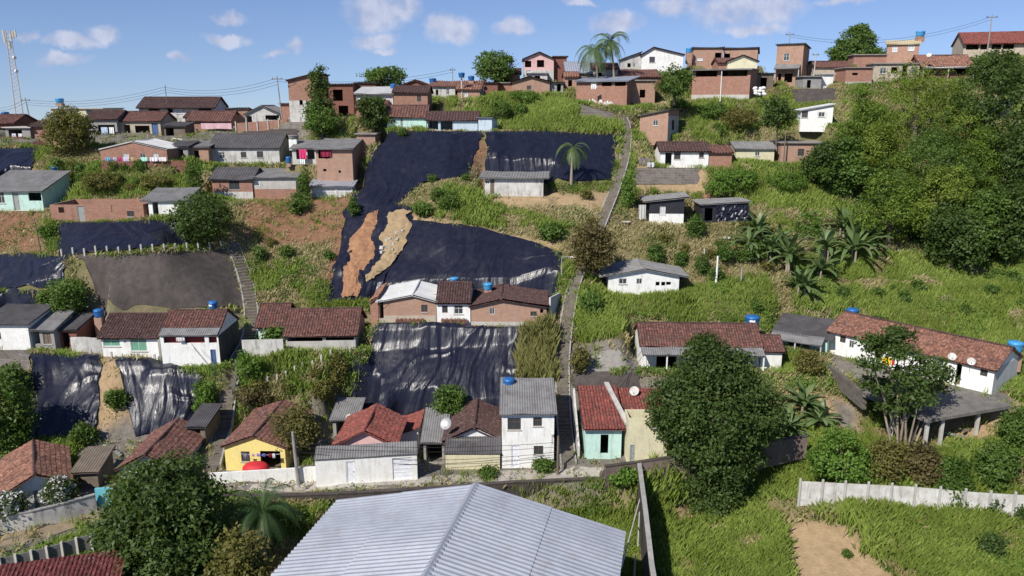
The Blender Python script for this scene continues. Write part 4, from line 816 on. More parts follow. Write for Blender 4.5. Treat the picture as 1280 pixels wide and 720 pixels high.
mb.add([(Wd/2 - .28, -Ln - .05, hz + rs + .02), (Wd/2, -Ln - .05, hz + rs + .15), (Wd/2 + .28, -Ln - .05, hz + rs + .02), (Wd/2 + .28, .35, hz + rs + .02), (Wd/2, .35, hz + rs + .15), (Wd/2 - .28, .35, hz + rs + .02)], [(0,1,4,5),(1,2,3,4)]); mb.build('ridge_cap', METAL, ro)
mb = MB(); mb.box(Wd - .3, Wd, -Ln + .3, -.3, -1.5, hz - .15); mb.box(0, .3, -Ln + .3, -.3, -1.5, hz - .15)
for yy in (-.3, -Ln): mb.prism([(0, yy, -1.5), (Wd, yy, -1.5), (Wd, yy, hz - .12), (Wd/2, yy, hz + rs - .12), (0, yy, hz - .12)], (0, .3, 0))
mb.build('wall', surf('grey_warehouse_render', (.33,.30,.29), (.26,.235,.225), dirt=.5), root)

# ------------------------------------------------------------------ tanks, dishes, poles, washing
def tank(label, px, py, Y, wpx, hpx, mt=TANK, stand=1.2, pole=False, smt=BRICK2, lab=False):
    P = atY(px, py, Y); d = depth(P); r = wpx * d / F / 2; hh = hpx * d / F
    root = empty('water_tank', tuple(P), 0, label=label, cat='water tank', group='blue household water tanks')
    MB().lathe([(0, 0), (r*.82, 0), (r*.86, hh*.1), (r*.95, hh*.5), (r, hh*.78), (r*1.02, hh*.8), (r*1.02, hh*.86), (r*.98, hh*.87)], n=20).build('body', mt, root, True)
    MB().lathe([(r*.99, hh*.872), (r*.99, hh*.92), (r*.7, hh*1.0), (r*.25, hh*1.04), (0, hh*1.04)], n=20).build('lid', mt, root, True)
    if pole: MB().tube([(0, 0, -stand), (0, 0, -.12)], .13, 8).build('column', LCONC, root); MB().box(-r*.7, r*.7, -r*.7, r*.7, -.118, -.004).build('slab', LCONC, root)
    elif stand: MB().box(-r*.75, r*.75, -r*.75, r*.75, -stand, -.004).build('plinth', smt, root)
    if lab:
        w = [(math.sin(a)*r*.985, -math.cos(a)*r*.985) for a in np.linspace(-.7, .1, 6)]; mb = MB()
        for p, q in zip(w[:-1], w[1:]): mb.add([(p[0], p[1], hh*.5), (q[0], q[1], hh*.5), (q[0], q[1], hh*.7), (p[0], p[1], hh*.7)], [(0,1,2,3)])
        mb.build('white_band', WHITE, root)
tank('dark blue tank behind the green-windowed house', 124, 396, 86.5, 12, 10, stand=3)
tank('dark blue tank on the brick plinth behind the dark red veranda house', 267, 387, 84.3, 12, 11, stand=1.6, smt=DWHITE, lab=True)
tank('pale blue tank on a brick plinth behind the narrow white house', 568, 354, 91.5, 11, 7.5, stand=2, mt=TANK2)
tank('bright blue tank behind the pale brick gabled house', 610, 362, 90.5, 12, 8.5, mt=TANK2, stand=1.6)
tank('dark blue tank on the two-storey house roof', 636, 484, 73.2, 15, 12, stand=.5, smt=BRICK3)
tank('blue tank with white band behind the long veranda house', 940, 407, 85, 18, 13, stand=1.6, lab=True)
tank('blue tank above the left end of the long terrace house', 1065, 397, 88, 15, 12, stand=1.6)
tank('pale blue tank behind the right end of the long terrace house', 1268, 440, 76, 18, 14, mt=TANK2, stand=2)
tank('bright blue tank on the cream-roofed brick house', 1150, 46, 153, 11, 7, mt=TANK2, stand=.9)
tank('blue tank on the cream flat-roofed house', 75, 129, 152, 10, 6, mt=TANK2, stand=.5)
tank('dark tank on the wide two-storey tiled house', 236, 128, 148, 8, 5, mt=DARK, stand=1)
tank('small blue tank beside the telecom tower', 7, 146, 138, 9, 6, stand=1.5)
tank('blue tank standing on a tall white column on the ridge', 577, 97, 133, 8, 6, stand=4, pole=True)
tank('blue tank just right of the column tank on the ridge', 589, 101, 142, 8, 6, stand=1)
tank('dark blue tank left of the long ridge house roof', 541, 104, 143, 9, 6, stand=1.2)
tank('blue tank by the end of the pale sheet roof on the ridge', 492, 111, 134, 9, 6, stand=1.5)
tank('blue tank between the white gabled house and the flat-roofed brick house', 861, 66, 152, 8, 6, mt=TANK2, stand=2)
P = gp(71, 214); tank('wide blue tank lying on the grass below the yellowish tree', 71, 214, P[1], 13, 6, stand=.4)
tank('grey tank on the white slab beside the pink curtain porch', 367, 174, 118, 13, 5, mt=FIBRE, stand=1.6, smt=WHITE)
tank('blue barrel in the porch beside the pink curtain', 361, 204, 113.5, 7, 8, stand=.5)
def dish(label, px, py, Y, dpx, az=-25, mesh=False):
    P = atY(px, py, Y); r = dpx * depth(P) / F / 2; root = empty('satellite_dish', tuple(P), R(az), label=label, cat='satellite dish', group='satellite dishes on the roofs')
    mb = MB(); prof = [(r * k / 5, r * .3 * (k / 5) ** 2) for k in range(6)]; V = []; n = 20
    V = [(a * math.cos(2*math.pi*i/n), -z, a * math.sin(2*math.pi*i/n)) for a, z in prof for i in range(n)]
    # tilt up
    V = [(x, y * .8 - z * .0, z) for x, y, z in V]; M = Matrix.Rotation(R(-35), 3, 'X')
    V = [tuple(M @ Vector(v)) for v in V]; mb.add(V, [(k*n+i, k*n+(i+1)%n, (k+1)*n+(i+1)%n, (k+1)*n+i) for k in range(5) for i in range(n)])
    mb.build('reflector', DWHITE if not mesh else STEEL, root, True)
    MB().tube([(0, .03, 0), (0, .25, -.1), (0, .28, -1.3)], .04, 6).build('mast', STEEL, root); MB().tube([(0, -.05, -r*.9), (0, -r*1.0, .25*r)], .025, 5).build('feed_arm', STEEL, root)
dish('white dish on the carport beside the red tiled roof', 436, 521, 75, 7)
dish('large grey mesh dish beside the dark tiled roof of the gabled house', 558, 530, 70, 15, mesh=True)
dish('white dish on the terrace house above its open doorway', 1190, 446, 74.5, 10)
dish('white dish nearest the white end room of the terrace house', 1214, 452, 73, 10)
dish('tiny white dish on the cream-roofed brick house', 1161, 69, 143, 6)
dish('small dish on the front of the two-storey white house', 689, 541, 67.2, 6)
dish('white dish near the mint house gutter behind the giant tree', 793, 489, 74, 12)
def pole(label, base, topy, Y=None, r=.12, arm=0, mt=None, name='utility_pole', cat='utility pole', lamp=0, lean=0, group=None):
    P = gp(*base) if Y is None else atY(*base, Y); h = atY(base[0], topy, P[1])[2] - P[2]; root = empty(name, tuple(P), 0, label=label, cat=cat, group=group)
    MB().tube([(0, 0, -.8), (lean * h, 0, h)], [r, r * .65], 8).build('shaft', mt or LCONC, root)
    if arm: MB().box(lean*h - arm, lean*h + arm, -.05, .05, h - .55, h - .43).build('crossarm', WOOD, root)
    for k in ((-.8, 0, .8) if arm else ()): MB().lathe([(.05, h - .428), (.07, h - .36), (.03, h - .25), (0, h - .25)], (lean*h + arm * k, 0, 0), 8).build('insulator', DARK, root)
    if lamp: MB().tube([(0, 0, h - .1), (lamp * .5, -.1, h + .05), (lamp, -.15, h)], .05, 6).build('arm', STEEL, root); MB().box(lamp - .1, lamp + .35, -.26, -.04, h - .07, h + .05).build('lamp_head', WHITE, root)
    return P + np.array([lean * h, 0, h])
p1 = pole('leaning utility pole right of the telecom tower', (38,150), 122, 148, arm=.9, lean=-.1, mt=GREY)
p2 = pole('thin dark mast rising from the wide two-storey house', (209,133), 106, 145, r=.09, mt=WOOD)
p3 = pole('utility pole beside the grey gabled house', (352,142), 95, 131, arm=.9, lean=-.06, mt=GREY)
p4 = pole('thin utility pole on the ridge near the column tank', (566,103), 84, 141, r=.09, arm=.5, mt=GREY)
p5 = pole('utility pole on the roof line above the brick tower house', (986,60), 40, 152, r=.1, arm=.8, mt=GREY)
p6 = pole('tall utility pole in front of the beige veranda house', (1233,72), 18, 150, r=.14, arm=1.1, mt=GREY)
pole('slim pole beside the roofless pale brick house', (979,207), 166, None, r=.12, mt=WOOD)
pole('short pale utility pole left of the low tiled house on the ridge', (1017,100), 65, 144, r=.12, arm=.6)
pole('street lamp beside the central stairway above the smooth tarpaulin', (702,346), 321, None, r=.09, lamp=1.1, name='street_lamp', cat='street lamp', mt=GREY)
pole('white concrete post standing in scrub right of the lone white house', (895,357), 320, None, r=.16, name='post', cat='post', mt=WHITE)
pole('short pale post behind the scrub near the white concrete post', (880,325), 311, None, r=.14, name='post', cat='post')
pole('grey post in the scrub left of the banana plants', (926,357), 334, None, r=.12, name='post', cat='post', mt=GREY)
pole('concrete street pole in front of the white garden wall', (374,611), 540, 64.3, r=.2, mt=GREY, lean=-.04)
pole('dark wooden pole between the two-storey house and stairway', (697,596), 545, 66.3, r=.14, mt=WOOD)
pole('pale post standing in tall grass near the bottom of the field', (880,722), 704, None, r=.13, name='post', cat='post')
pole('white pipe running up the front of the brick hall', (900,128), 89, 130.5, r=.09, name='pipe', cat='pipe', mt=WHITE)
pole('slim grey pole leaning beside the bare orange slope', (52,318), 272, None, r=.09, lean=-.06, mt=WOOD, name='pole', cat='pole')
# leaning pipe, small mast and antenna beside the dividing wall
A = atY(777, 708, 50.5); B = atY(801, 620, 62.5); o = MB().tube([(0, 0, 0), tuple(B - A)], .06, 8).build('pipe', LCONC); o.location = A; tag(o, 'long pale pipe leaning along the dark dividing wall', 'pipe')
for (px, py, t, lb) in ((793,722,694,'grey post beside the warehouse corner'),(798,672,640,'short grey post beside the dividing wall')): pole(lb, (px, py), t, 53 if py > 700 else 58, r=.08, name='post', cat='post')
def wires(label, a, b_, n=3, sag=1.2, sp=.7):
    for k in range(n):
        P = [np.array(a) * (1 - t) + np.array(b_) * t + np.array([(k - (n-1)/2) * sp * .3, 0, -.4 - k * .45 - sag * 4 * t * (1 - t)]) for t in np.linspace(0, 1, 13)]
        o = MB().tube([p - P[0] for p in P], .022, 4).build('power_line', DARK); o.location = P[0]; tag(o, label, 'power line', 'power lines over the hilltop')
wires('sagging power line from the edge pole towards the thin mast', p1, p2); wires('sagging power line between the thin mast and gabled house pole', p2, p3); wires('power line running left from the pole near the tower', atY(-40, 128, 150), p1, 2)
wires('power line from the gabled house pole to the ridge pole', p3, p4, 2); wires('power line between the tower house pole and tall ridge pole', p5, p6, 2, 2.5)
wires('thin cable crossing above the garage and cream wall roofs', atY(374, 548, 64.3), atY(697, 548, 66.3), 2, .5)
wires('slack service cable from the street pole up to the green-windowed house', atY(374, 545, 64.3), atY(240, 425, 78), 2, 1.0)
wires('slack service cable from the stairway pole up to the long veranda house', atY(697, 547, 66.3), atY(805, 432, 80.5), 2, 1.0)
wires('cable along the middle row houses to the stairway lamp', atY(470, 372, 85), atY(702, 326, 95), 2, .8)
wires('thin cable strung low across the white street wall', atY(374, 560, 64.3), atY(697, 560, 66.3), 2, .8)
# telecom tower
P = atY(27, 150, 255); h = atY(27, 38, 255)[2] - P[2]; root = empty('telecom_tower', tuple(P), 0, label='slender pale lattice telecom tower on the horizon', cat='tower')
leg = [(-1, -.6), (1, -.6), (0, 1)]
for (a, b_) in leg: MB().tube([(a*1.3, b_*1.3, -6), (a*.75, b_*.75, h)], .16, 6).build('leg', LCONC, root)
mb = MB(); nb = 22
for i in range(nb):
    z0, z1 = h * i / nb, h * (i + 1) / nb; s0, s1 = 1.3 - .55 * i / nb, 1.3 - .55 * (i + 1) / nb
    for j in range(3):
        a, b_ = leg[j], leg[(j + 1) % 3]; mb.tube([(a[0]*s0, a[1]*s0, z0), (b_[0]*s1, b_[1]*s1, z1)], .07, 4); mb.tube([(b_[0]*s0, b_[1]*s0, z0), (a[0]*s1, a[1]*s1, z1)], .07, 4)
mb.build('bracing', surf('tower_paint', (.58,.50,.48), (.55,.52,.52)), root)
for (a, z) in ((0, h - 1), (1.6, h - 1.2), (3.1, h - .9), (4.4, h - 3), (5.4, h - 2.2), (2.3, h - 4.5)): MB().box(math.cos(a)*1.9 - .3, math.cos(a)*1.9 + .3, math.sin(a)*1.9 - .15, math.sin(a)*1.9 + .15, z - 1.1, z + 1.1).build('antenna', LCONC, root)
for z in (h * .55, h * .7): MB().tube([(.9, -.8, z), (1.5, -1.1, z)], .5, 10).build('drum_antenna', WHITE, root)
def cloth(label, px, py, Y, wpx, hpx, col, name='hanging_cloth', cat='washing', yaw=0, group=None):
    P = atY(px, py, Y); d = depth(P); w, hh = wpx * d / F, hpx * d / F; nu = 8; mb = MB()
    V = [(w * (i / nu - .5), .06 * math.sin(i * 2.1 + px) * (j / 3 + .3), -hh * j / 3 * (1 + .05 * math.sin(i + px))) for j in range(4) for i in range(nu + 1)]
    V += [(x, y + .02, z) for x, y, z in V]; k = nu + 1; Fq = [(j*k+i, j*k+i+1, (j+1)*k+i+1, (j+1)*k+i) for j in range(3) for i in range(nu)]
    mb.add(V, Fq + [tuple(4*k + q for q in f[::-1]) for f in Fq]); o = mb.build(name, plain('cloth_%d_%d_%d' % tuple(int(c*100) for c in col), col, .9, spec=.1), None); o.location = P; o.rotation_euler.z = R(yaw); tag(o, label, cat, group)
gW = 'washing hung on lines'
def line(label, xs, Y, py, sag=.15):
    a, b_ = atY(xs[0], py, Y), atY(xs[1], py, Y); P = [a*(1-t) + b_*t - np.array([0,0,sag*4*t*(1-t)]) for t in np.linspace(0,1,7)]
    o = MB().tube([p - P[0] for p in P], .015, 4).build('washing_line', STEEL); o.location = P[0]; tag(o, label, 'washing line')
line('washing line across the yellow house front', (300, 354), 66.8, 567)
for px, w, hh, c, l in ((306,5,8,(.30,.30,.36),'grey garment left on the line at the yellow house'),(316,4,4,(.75,.55,.62),'pale pink cloth on the line at the yellow house'),(323,5,4,(.45,.35,.65),'lilac cloth on the line at the yellow house'),(330,4,4,(.15,.2,.5),'blue garment on the line at the yellow house'),(337,3,5,(.6,.06,.08),'red garment on the line at the yellow house'),(342,4,6,(.8,.8,.8),'white garment on the line at the yellow house')):
    cloth(l, px, 567, 66.7, w, hh, c, group=gW)
line('washing line below the brick gabled house', (131, 210), 111.4, 196.5)
for px, w, c, l in ((135,7,(.2,.4,.6),'blue cloth left on the line at the brick gabled house'),(143,5,(.5,.5,.55),'grey cloth on the line at the brick gabled house'),(149,5,(.55,.08,.2),'crimson cloth on the line at the brick gabled house'),(157,7,(.7,.62,.8),'lilac sheet on the line at the brick gabled house'),(165,3,(.6,.6,.2),'yellowish cloth on the line at the brick gabled house'),(180,8,(.5,.85,.7),'mint cloth on the line at the brick gabled house'),(192,10,(.8,.8,.82),'broad white sheet on the line at the brick gabled house'),(203,9,(.8,.76,.74),'cream sheet at the right end of the line')):
    cloth(l, px, 196.5, 111.3, w, 5, c, group=gW)
for px, w, c, l in ((17,5,(.75,.75,.8),'white washing left under the slab-roofed shelter'),(25,5,(.8,.8,.8),'white washing right under the slab-roofed shelter')): cloth(l, px, 167, 127.5, w, 6, c, group=gW)
cloth('pale blue washing in the brown-roofed house porch', 130, 159, 131.3, 8, 9, (.5,.6,.75), group=gW); cloth('white washing in the brown-roofed house porch', 139, 159, 131.3, 6, 8, (.8,.8,.82), group=gW)
cloth('pink and white banner on the brick yard wall', 270, 154, 133.2, 38, 7, (.65,.42,.45), 'banner', 'banner')
cloth('pink curtain hanging in the small porch', 378, 186.5, 114.2, 9, 12, (.65,.06,.18), 'curtain', 'curtain'); cloth('dark red curtain in the two-storey brick house veranda', 407, 187, 111.8, 13, 9, (.25,.03,.06), 'curtain', 'curtain')
cloth('white cloth below the pink curtain', 378, 199, 113.6, 6, 6, (.7,.8,.78), group=gW)
cloth('bright yellow cloth on the terrace house wall behind the thin-stemmed tree', 1109, 447, 77, 12, 10, (.85,.55,.02), group=gW); cloth('small red cloth beside the bright yellow cloth', 1117, 449, 77, 4, 8, (.6,.05,.05), group=gW)
cloth('white cloth on the dark red veranda', 224, 422, 78.4, 8, 5, (.75,.7,.7), group=gW)
cloth('washing strung left of the whitewashed three-window house', 806, 198, 116, 14, 9, (.2,.18,.2), group=gW); cloth('pale sheet over the rubble by the three-window house', 814, 203, 115.6, 9, 6, (.6,.6,.62), group=gW)
cloth('blue cloth bundle by the black and white shack', 763, 262, 106.3, 7, 11, (.10,.12,.32), group=gW); cloth('pale sheet hanging left of the black and white shack', 803, 256, 104.3, 9, 18, (.5,.5,.47), group=gW)
cloth('small white notice on the scrawled brick building', 742, 105, 131.6, 6, 6, (.8,.75,.75), 'notice', 'notice')
# red cover heap in the yellow house yard
P = atY(320, 588, 65.8); mb = MB(); prof = [(1.5, -.1), (1.45, .45), (1.15, .8), (.6, .95), (0, .98)]
mb.lathe(prof, (0, 0, 0), 14); o = mb.build('covered_heap', plain('red_sheet', (.55,.02,.03), .7), None, True); o.location = P; o.scale = (.85, .6, .8); tag(o, 'bright red sheet covering a heap before the yellow house', 'covered heap')
# scrap lying about the yards
for i, (px, py, lb) in enumerate([(768,276,'grey scrap board in the yard of the black and white shack'),(778,281,'pale plank lying left of the black and white shack'),(792,279,'weathered board against the junk by the black and white shack'),(868,281,'dark board beside the plastic-wrapped shanty'),(982,446,'broken board below the grey-roofed shack'),(1000,452,'grey plank under the awning of the grey-roofed shack'),(112,566,'grey sheet offcut in the rubble yard below the bare tan strip'),(134,562,'pale sheet offcut in the rubble yard'),(148,570,'long board across the rubble yard'),(160,172,'board in the cluttered ridge yard'),(222,176,'leaning board by the dark open shed'),(1192,548,'loose timber on the tan bank under the platform'),(1210,540,'long pale timber lying under the platform edge'),(905,300,'rotting plank in the scrub below the shanty'),(735,420,'plank beside the patio scrub')]):
    P = gp(px, py); L = rng.uniform(1.0, 2.6); mb = MB().box(-L/2, L/2, -.16, .16, 0, .05).box(-L*.3, -L*.3 + .1, -.14, .14, .051, .09).box(L*.25, L*.25 + .1, -.14, .14, .051, .09); o = mb.build('scrap_board', [WOOD, LCONC, FIBRE][i % 3]); o.location = P + np.array([0, 0, .25]); o.rotation_euler = (R(rng.uniform(15, 50)), R(rng.uniform(-8, 8)), rng.uniform(-.8, .8)); tag(o, lb, 'scrap board', 'scrap boards in the yards')
# tile stacks in front of the middle row
for (xa, xb, py, lb, zr) in ((494,530,402,'stack of red roof tiles under the beige rendered house','a'),(551,584,404,'stack of red roof tiles under the narrow white house','b')):
    Pa, Pb = atY(xa, py, 84.9), atY(xb, py, 84.9); n = int((Pb[0] - Pa[0]) / .13); mb = MB()
    for i in range(n):
        x = i * .13; hh = .55 + .08 * math.sin(i * 1.7)
        mb.prism([(x, 0, 0), (x + .09, 0, 0), (x + .14 , 0, hh), (x + .05, 0, hh)], (0, .45, 0))
    o = mb.build('tile_stack', TILE_O); o.location = (Pa[0], Pa[1], HR1.z - .1); tag(o, lb, 'tile stack')
# chalky scrawls on the long brick wall
def scrawl(H_, y, spots, mt, parent):
    mb = MB()
    for (x, z, s) in spots:
        pts = [(x + s * rng.uniform(-.5, .5), y, z + s * rng.uniform(-.6, .6)) for _ in range(4)]
        for p, q in zip(pts[:-1], pts[1:]):
            d = np.array(q) - np.array(p); L = np.linalg.norm(d) + 1e-6; nn = np.array([-d[2], 0, d[0]]) / L * .11
            mb.add([np.array(p) - nn, np.array(q) - nn, np.array(q) + nn, np.array(p) + nn], [(0,1,2,3)])
    mb.build('chalk_scrawl', mt, parent)
scrawl(HG, -.012, [(HG.W * (.12 + .055 * i), 1.15 - .05 * i + .15 * math.sin(i * 2), .75) for i in range(12)], WHITE, HG.root)
# debris heap left of tower house, plants pot etc.
for i in range(9):
    P = atY(944 + (i % 3) * 5 + rng.uniform(-2, 2), 119 - (i // 3) * 3.4 + rng.uniform(-1, 1), 133 + i * .3); o = MB().lathe([(0, 0), (.5, .05), (.55, .3), (.3, .5), (0, .52)], n=9).build('sack', WHITE, None, True); o.location = P; o.scale = (.8, .5, .9); o.rotation_euler = (rng.uniform(-.5, .5), rng.uniform(-.5, .5), 0); tag(o, 'white sack in the heap beside the brick hall', 'sack', 'white sacks heaped beside the brick hall')
# shanty's crumpled black plastic
P = HSH.loc(HSH.W * .3, -.12, 0); n = 22; V = []
for j in range(9):
    for i in range(n):
        V.append((HSH.W * .7 * i / (n - 1), -.25 - .5 * (1 - j / 8) + rng.normal(0, .09), HSH.h * j / 8))
mb = MB(); mb.add(V, [(j*n+i, j*n+i+1, (j+1)*n+i+1, (j+1)*n+i) for j in range(8) for i in range(n - 1)]); o = mb.build('plastic_sheet', TARPM, HSH.root); o.location = (HSH.W * .3, -.02, 0)

# ------------------------------------------------------------------ terrain mesh with its soils
reproj()
def zmask(polys, j=1.0):
    r = np.zeros(MX.shape, bool); jx = (vnoise(MX, MY, 1.6, 51) - .5) * 14 * j; jy = (vnoise(MX, MY, 1.6, 52) - .5) * 10 * j
    for p in polys: r |= inpoly(PX + jx, PY + jy, p)
    return r & (MY > 24)
Z_RED = zmask([[(300,244),(442,244),(446,302),(395,304),(330,312),(298,290)], [(-60,262),(54,262),(52,322),(-60,322)], [(583,192),(607,168),(609,226),(582,224)], [(414,262),(518,262),(506,378),(404,378)], [(875,232),(905,232),(902,264),(872,264)]])
Z_TAN = zmask([[(118,446),(150,446),(172,552),(112,552)], [(1140,506),(1290,500),(1290,540),(1200,562),(1140,556)], [(972,662),(1005,648),(1062,656),(1082,688),(1140,735),(1140,770),(990,770),(980,706)], [(1010,486),(1060,500),(1090,556),(1015,540)], [(590,212),(700,244),(760,240),(760,262),(600,256)], [(790,210),(885,212),(880,246),(785,240)], [(512,268),(700,306),(700,316),(512,282)],[(820,640),(870,630),(880,660),(850,670)]], .5)
Z_CON = zmask([[(230,584),(850,568),(850,600),(640,612),(230,628)], [(700,430),(800,428),(800,470),(700,474)], [(-40,650),(130,606),(160,640),(-40,700)], [(86,536),(240,516),(262,600),(90,616)], [(-60,138),(300,136),(384,140),(384,182),(240,184),(-60,184)], [(-60,628),(160,596),(170,655),(-60,725)], [(440,394),(700,396),(700,414),(440,408)], [(1030,440),(1250,490),(1270,508),(1150,528),(1040,470)], [(384,500),(640,498),(640,600),(384,600)], [(696,480),(850,470),(850,600),(696,600)], [(70,398),(300,390),(300,450),(70,446)],[(1040,498),(1068,508),(1075,560),(1060,560)]])
yy, xx = MX.shape
V = np.stack([MX, MY, HZ], -1).reshape(-1, 3); I = np.arange(yy * xx).reshape(yy, xx)
me = arr_mesh('ground', V, np.stack([I[:-1, :-1], I[:-1, 1:], I[1:, 1:], I[1:, :-1]], -1).reshape(-1, 4))
zc = np.stack([blur(Z_RED.astype(float), 1), blur(Z_TAN.astype(float), 1), blur(Z_CON.astype(float), 1), np.ones(MX.shape)], -1).reshape(-1)
at = me.color_attributes.new('soil', 'FLOAT_COLOR', 'POINT'); at.data.foreach_set('color', zc.astype(np.float32))
m_, nt, b = newmat('hillside_soil'); g = N(nt, 'ShaderNodeNewGeometry'); v = g.outputs['Position']; ca = N(nt, 'ShaderNodeVertexColor', layer_name='soil'); sp = N(nt, 'ShaderNodeSeparateColor'); nt.links.new(ca.outputs[0], sp.inputs[0])
n1 = noise(nt, v, .25, 6, .7); n2 = noise(nt, v, 1.4, 6, .7); n3 = noise(nt, v, 6, 4, .7)
c = mixc(nt, ramp(nt, n1, .38, .62), (.13, .135, .05), (.25, .20, .11)); c = mixc(nt, ramp(nt, n2, .45, .7, 0, .8), c, (.17, .13, .08)); c = mixc(nt, ramp(nt, n3, .5, .75, 0, .5), c, (.06, .085, .025))
red = mixc(nt, ramp(nt, n2, .35, .65), (.25,.13,.078), (.14,.085,.052)); tan = mixc(nt, ramp(nt, n2, .35, .65), (.40, .29, .17), (.30, .21, .12)); con = mixc(nt, ramp(nt, n2, .35, .65), (.22, .20, .17), (.13, .115, .10))
c = mixc(nt, sp.outputs[0], c, red); c = mixc(nt, sp.outputs[1], c, tan); c = mixc(nt, sp.outputs[2], c, con)
nt.links.new(c, b.inputs['Base Color']); b.inputs['Roughness'].default_value = 1; b.inputs['Specular IOR Level'].default_value = .1; bump(nt, b, n3, .8, .15)
o = link('ground', me, m_, None, True); tag(o, 'hillside terrain', None, kind='structure')
# ------------------------------------------------------------------ vegetation
def leaf_arrays(P, out, L, Wd, droop=0.0, up=.35, rnd=.9):
    n = len(P); nn = out * .7 + rng.normal(0, 1, (n, 3)) * rnd * .6 + np.array([0, 0, up]); nn /= np.linalg.norm(nn, axis=1)[:, None] + 1e-9
    t = rng.normal(0, 1, (n, 3)) + np.array([0, 0, -droop]); t -= nn * (t * nn).sum(1)[:, None]; t /= np.linalg.norm(t, axis=1)[:, None] + 1e-9
    b = np.cross(nn, t); s = rng.uniform(.65, 1.25, (n, 1)); a = t * L * s * .5; w = b * Wd * s * .5; k = nn * L * .1 * s
    V = np.stack([P - a - k, P + w * 1.0, P + a - k, P - w], 1).reshape(-1, 3)
    return V, np.arange(4 * n).reshape(n, 4)
def crown_arrays(lobes, n, L, clump=16, spread=.32, fill=.3, droop=0.0, flat=1.0, aspect=.55):
    lobes = np.array(lobes, float); vol = (lobes[:, 3] * lobes[:, 4] * lobes[:, 5]) ** .67; pr = vol / vol.sum()
    nc = max(1, n // clump); li = rng.choice(len(lobes), nc * 2, p=pr); d = rng.normal(0, 1, (nc * 2, 3)); d /= np.linalg.norm(d, axis=1)[:, None]
    q = rng.uniform(0, 1, nc * 2); rr = np.where(q < fill, rng.uniform(.3, .85, nc * 2), rng.normal(.94, .07, nc * 2))
    lump = .86 + .28 * vnoise(d[:, 0] * 3 + li * 7.1, d[:, 2] * 3 + d[:, 1] * 2, .8, 61)
    C = lobes[li, :3] + d * lobes[li, 3:6] * (rr * lump)[:, None]
    # drop clumps deep inside another lobe
    keep = np.ones(len(C), bool)
    for l in lobes:
        e = (((C - l[:3]) / l[3:6]) ** 2).sum(1); keep &= ~((e < .45) & (q > fill))
    C, d = C[keep][:nc], d[keep][:nc]; k = clump
    P = np.repeat(C, k, 0) + rng.normal(0, spread, (len(C) * k, 3)) * np.array([1, 1, .7 * flat]); out = np.repeat(d, k, 0) * .7 + rng.normal(0, .35, (len(C) * k, 3))
    return leaf_arrays(P, out, L, L * aspect, droop)
def plumes(w, h, z0, seed):
    r = np.random.default_rng(seed + 100); lb = [(0, 0, z0 + h * .4, w * .22, w * .22, h * .36)]
    for i in range(15):
        a = r.uniform(0, 6.28); q = r.uniform(.05, .40); zz = z0 + h * (1.0 - q * 1.5) * r.uniform(.55, 1.0); rr = w * r.uniform(.085, .16); lb.append((math.cos(a) * w * q, math.sin(a) * w * q, zz, rr, rr, rr * r.uniform(.7, 1.3)))
    return lb
def ballobes(w, h, z0, seed, n=7, squash=1.0):
    r = np.random.default_rng(seed); lb = [(0, 0, z0 + h * .5, w * .36, w * .36, h * .42)]
    for i in range(n):
        a = 2 * math.pi * i / n + r.uniform(-.4, .4); q = r.uniform(.18, .30); zz = z0 + h * r.uniform(.28, .78)
        lb.append((math.cos(a) * w * q, math.sin(a) * w * q, zz, w * r.uniform(.15, .24), w * r.uniform(.15, .24), h * r.uniform(.16, .26) * squash))
    lb.append((r.uniform(-.1, .1) * w, r.uniform(-.1, .1) * w, z0 + h * .82, w * .2, w * .2, h * .2))
    return lb
LF = dict(
 dark=leafmat('dark_leaves', (.045,.085,.018), (.095,.14,.036)), mid=leafmat('mid_green_leaves', (.07,.14,.024), (.13,.20,.042)), bright=leafmat('bright_leaves', (.10,.20,.025), (.15,.25,.045)),
 olive=leafmat('olive_leaves', (.13,.13,.035), (.20,.17,.05)), brown=leafmat('brownish_leaves', (.12,.095,.04), (.19,.15,.06)), bamboo=leafmat('fine_bamboo_leaves', (.11,.19,.022), (.22,.29,.045), (.09,.15,.025), trans=.3),
 lime=leafmat('lime_feathery_leaves', (.17,.24,.03), (.27,.33,.06), (.13,.19,.03), trans=.35), palm=leafmat('palm_fronds', (.10,.17,.06), (.16,.22,.09), rough=.4), banana=leafmat('banana_leaves', (.10,.17,.05), (.20,.26,.12), rough=.4), dpalm=leafmat('dark_palm_fronds', (.03,.075,.025), (.07,.12,.04)),
 lush=leafmat('lush_grass', (.20,.30,.045), (.37,.43,.11), (.20,.26,.055)), dry=leafmat('dry_grass', (.56,.47,.27), (.40,.34,.18), (.36,.32,.14)), weed=leafmat('weed_leaves', (.08,.18,.022), (.15,.24,.04)), reed=leafmat('yellowing_reeds', (.28,.25,.10), (.20,.22,.07)), flower=leafmat('white_blossom', (.78,.76,.76), (.66,.64,.64), (.7,.68,.68), trans=.2))
BARK = surf('bark', (.16,.12,.09), (.10,.078,.06), dirt=.3, streak=False); PBARK = surf('pale_bark', (.34,.28,.21), (.26,.21,.16), dirt=.3, streak=False)
_cache = {}
def trunk_mb(lobes, zt, r, nl=6, seed=0):
    rr = np.random.default_rng(seed); mb = MB(); mb.tube([(0, 0, -.5), (.05*r, 0, zt*.5), (0, 0, zt)], [r*1.25, r*.95, r*.75], 8)
    for l in lobes[:nl + 1]:
        e = np.array(l[:3]); mid = np.array([e[0]*.45, e[1]*.45, zt + (e[2]-zt)*.4]) + rr.normal(0, .1, 3); mb.tube([(0, 0, zt*.85), tuple(mid), tuple(e)], [r*.5, r*.32, r*.12], 6)
    return mb
